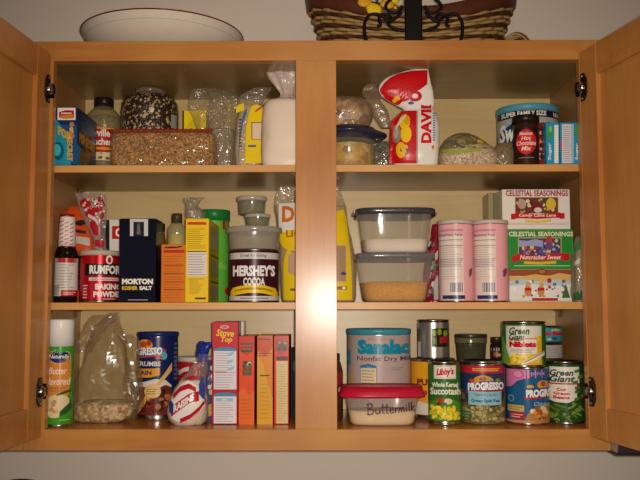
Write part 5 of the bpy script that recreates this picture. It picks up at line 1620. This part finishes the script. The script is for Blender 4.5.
NU, NV = 132, 13
m = MB()
for j in range(NV):
    pts = []
    for i in range(NU * 2):
        u = PI * i / NU
        p = boat(u, (j + .5) / NV * .72)
        n = Vector((math.cos(u), math.sin(u), 0))
        p += n * .0035 * math.cos(u * 22 + PI * (j % 2))
        pts.append(p)
    m.tube(pts, .0037, WL if j % 3 != 2 else WD, 6, True)
m.build('weave', t)
for i in range(44):
    u = 2 * PI * (i + .5) / 44
    m = MB() if i == 0 else m
    m.tube([boat(u, v / 8 * .8) for v in range(9)], .0028, WD, 6)
m.build('stake_frame', t)
m = MB()
vs, fs = [], []
n = 96
for i in range(n):
    u = 2 * PI * i / n
    nrm = Vector((math.cos(u), math.sin(u), 0))
    for v, o in ((.70, .004), (.74, .008), (.97, .009), (1., .006), (1., -.002), (.70, -.003)):
        vs.append(boat(u, v) + nrm * o)
for i in range(n):
    j = (i + 1) % n
    for k in range(6):
        fs.append([i * 6 + k, j * 6 + k, j * 6 + (k + 1) % 6, i * 6 + (k + 1) % 6])
m.add(vs, fs, col('5a2f1e', .4, var=.25, scale=90), True); m.build('rim_band', t)
m = MB(); m.loft([(xc, Yw, Z0, hx * .78, .088, 2.2), (xc, Yw, Z0 + .006, hx * .8, .09, 2.2)], WD, 48); m.build('bottom', t)

# yellow flowers showing over the basket rim
zf = Z0 + .012
for k, (px, py, label) in enumerate(((378, 1.5, 'yellow silk flower over the basket rim, left of the pair'), (398, 8.5, 'small yellow bud below the larger yellow flower, by the iron stand'))):
    p = P(px, py, .062)
    t = thing('silk_flower', label, 'flower', (p.x, .125 + .02 * k, zf), 'yellow flowers in the basket')
    m = MB()
    rnd = random.Random(k + 3)
    n = 14 if k == 0 else 8
    for i in range(n):
        a = 2 * PI * i / n * 2.4
        rr = (.024 if k == 0 else .007) * rnd.uniform(.6, 1.1)
        c = p + Vector((math.cos(a) * rr * 1.3, -.004 * (i % 3), math.sin(a) * rr * .7))
        m.ball(c, (rr * .6, .004, rr * .45), col(('f0c818', 'e0a818')[i % 2], .5), 10, 6)
    m.build('petals', t)
    m = MB(); m.tube([(p.x, .125 + .02 * k, zf), (p.x, .11 + .015 * k, (zf + p.z) / 2), (p.x, .075, p.z + .012), (p.x, p.y + .003, p.z)], .0016, col('4a5a24'), 6); m.build('stem', t)

# iron stand with scrolls in front of the basket
Yi = .03
xi = PX(413.5, Yi)
IR = col('16120f', .5, .4, .2, 80)
t = thing('iron_stand', 'black wrought iron stand with scrolled sides in front of the basket', 'stand', (xi, Yi, Z0))
m = MB(); hw = 8.6 / S(Yi); m.box((xi - hw, Yi - .006, Z0 + .003), (xi + hw, Yi + .004, Z0 + .2), IR, .002); m.build('upright', t)
m = MB(); m.box((xi - .05, Yi - .02, Z0), (xi + .05, Yi + .02, Z0 + .004), IR, .001); m.build('base', t)


def scroll(pts, r=.0032):
    q = [P(a, b_, Yi - .002) for a, b_ in pts]
    out = []
    for i in range(len(q) - 1):
        p0, p1, p2, p3 = q[max(i - 1, 0)], q[i], q[i + 1], q[min(i + 2, len(q) - 1)]
        for s in range(6):
            u = s / 6
            out.append(.5 * (2 * p1 + (p2 - p0) * u + (2 * p0 - 5 * p1 + 4 * p2 - p3) * u * u + (3 * p1 - p0 - 3 * p2 + p3) * u ** 3))
    out.append(q[-1])
    m.tube(out, r, IR, 8)


for s in (-1, 1):
    X = lambda d: 413.5 + s * d * 1.1
    m = MB()
    scroll([(X(9), 31), (X(18), 28), (X(23), 24), (X(21), 17), (X(26), 14), (X(31), 18), (X(30), 25), (X(33), 26), (X(31), 30), (X(26), 27)][:8])
    m.build('scroll', t)
    m = MB()
    scroll([(X(11), 12), (X(15), 17), (X(22), 21), (X(30), 15), (X(39), 14.5), (X(44), 22), (X(44.5), 32), (X(43), 41)])
    m.build('scroll', t)
    m = MB()
    scroll([(X(10), 6), (X(14), 12), (X(20), 12.5), (X(25), 8), (X(24), 3), (X(20), -1)])
    m.build('scroll', t)

# little twisted wicker ornament
Yo = .06
p = P(518, 38, Yo)
t = thing('wicker_ornament', 'small looped wicker ornament beside the basket on top of the cabinet', 'ornament', (p.x, Yo, Z0))
m = MB()
rt = 15 / S(Yo); ztop = PZ(33, Yo)
for k in range(5):
    a = -.9 + 1.8 * k / 4
    h = ztop - Z0 - .008 * abs(a)
    m.tube([(p.x + rt * (.9 * math.cos(PI * i / 14) * math.cos(a * .5) + .35 * a * math.sin(PI * i / 14)), Yo + .02 * math.sin(a) * math.sin(PI * i / 14), Z0 + .002 + (h - .003) * math.sin(PI * i / 14)) for i in range(15)], .0022, (WL, WD, col('c9b48a', .4))[k % 3], 7)
m.build('loops', t)


# ================================================================== light and camera
def spot(name, loc, energy, size, blend, radius, color, target):
    l = bpy.data.lights.new(name, 'SPOT')
    l.energy, l.spot_size, l.spot_blend, l.shadow_soft_size, l.color = energy, size, blend, radius, color
    o = bpy.data.objects.new(name, l)
    COL.objects.link(o)
    o.location = loc
    o.rotation_euler = (Vector(target) - Vector(loc)).to_track_quat('-Z', 'Y').to_euler()
    return o


spot('camera_flash', CAM + Vector((.02, 0, .012)), 66, math.radians(80), 1., .014, (1, .92, .81), (.03, 0, .33))
al = bpy.data.lights.new('kitchen_ceiling_lamp', 'AREA')
al.energy, al.size, al.color = 4, .5, (1, .72, .42)
ao = bpy.data.objects.new('kitchen_ceiling_lamp', al)
COL.objects.link(ao)
ao.location = (.1, -1.3, 1.1)
w = bpy.data.worlds.new('room_light')
SC.world = w
w.use_nodes = True
w.node_tree.nodes['Background'].inputs[0].default_value = (1, .8, .58, 1)
w.node_tree.nodes['Background'].inputs[1].default_value = .055

cd = bpy.data.cameras.new('camera')
co = bpy.data.objects.new('camera', cd)
COL.objects.link(co)
from mathutils import Matrix
Rm = Matrix((RI, UP, -fw)).transposed()
co.matrix_world = Matrix.Translation(CAM) @ Rm.to_4x4()
cd.sensor_fit = 'HORIZONTAL'
cd.sensor_width = 36
cd.lens = F / 640 * 36
cd.clip_start = .02
SC.camera = co
vs_ = SC.view_settings
vs_.view_transform = 'Standard'
vs_.look = 'None'
vs_.exposure = 0
vs_.gamma = 1
vs_.use_curve_mapping = False
SC.cycles.use_denoising = True
SC.cycles.transparent_max_bounces = 24
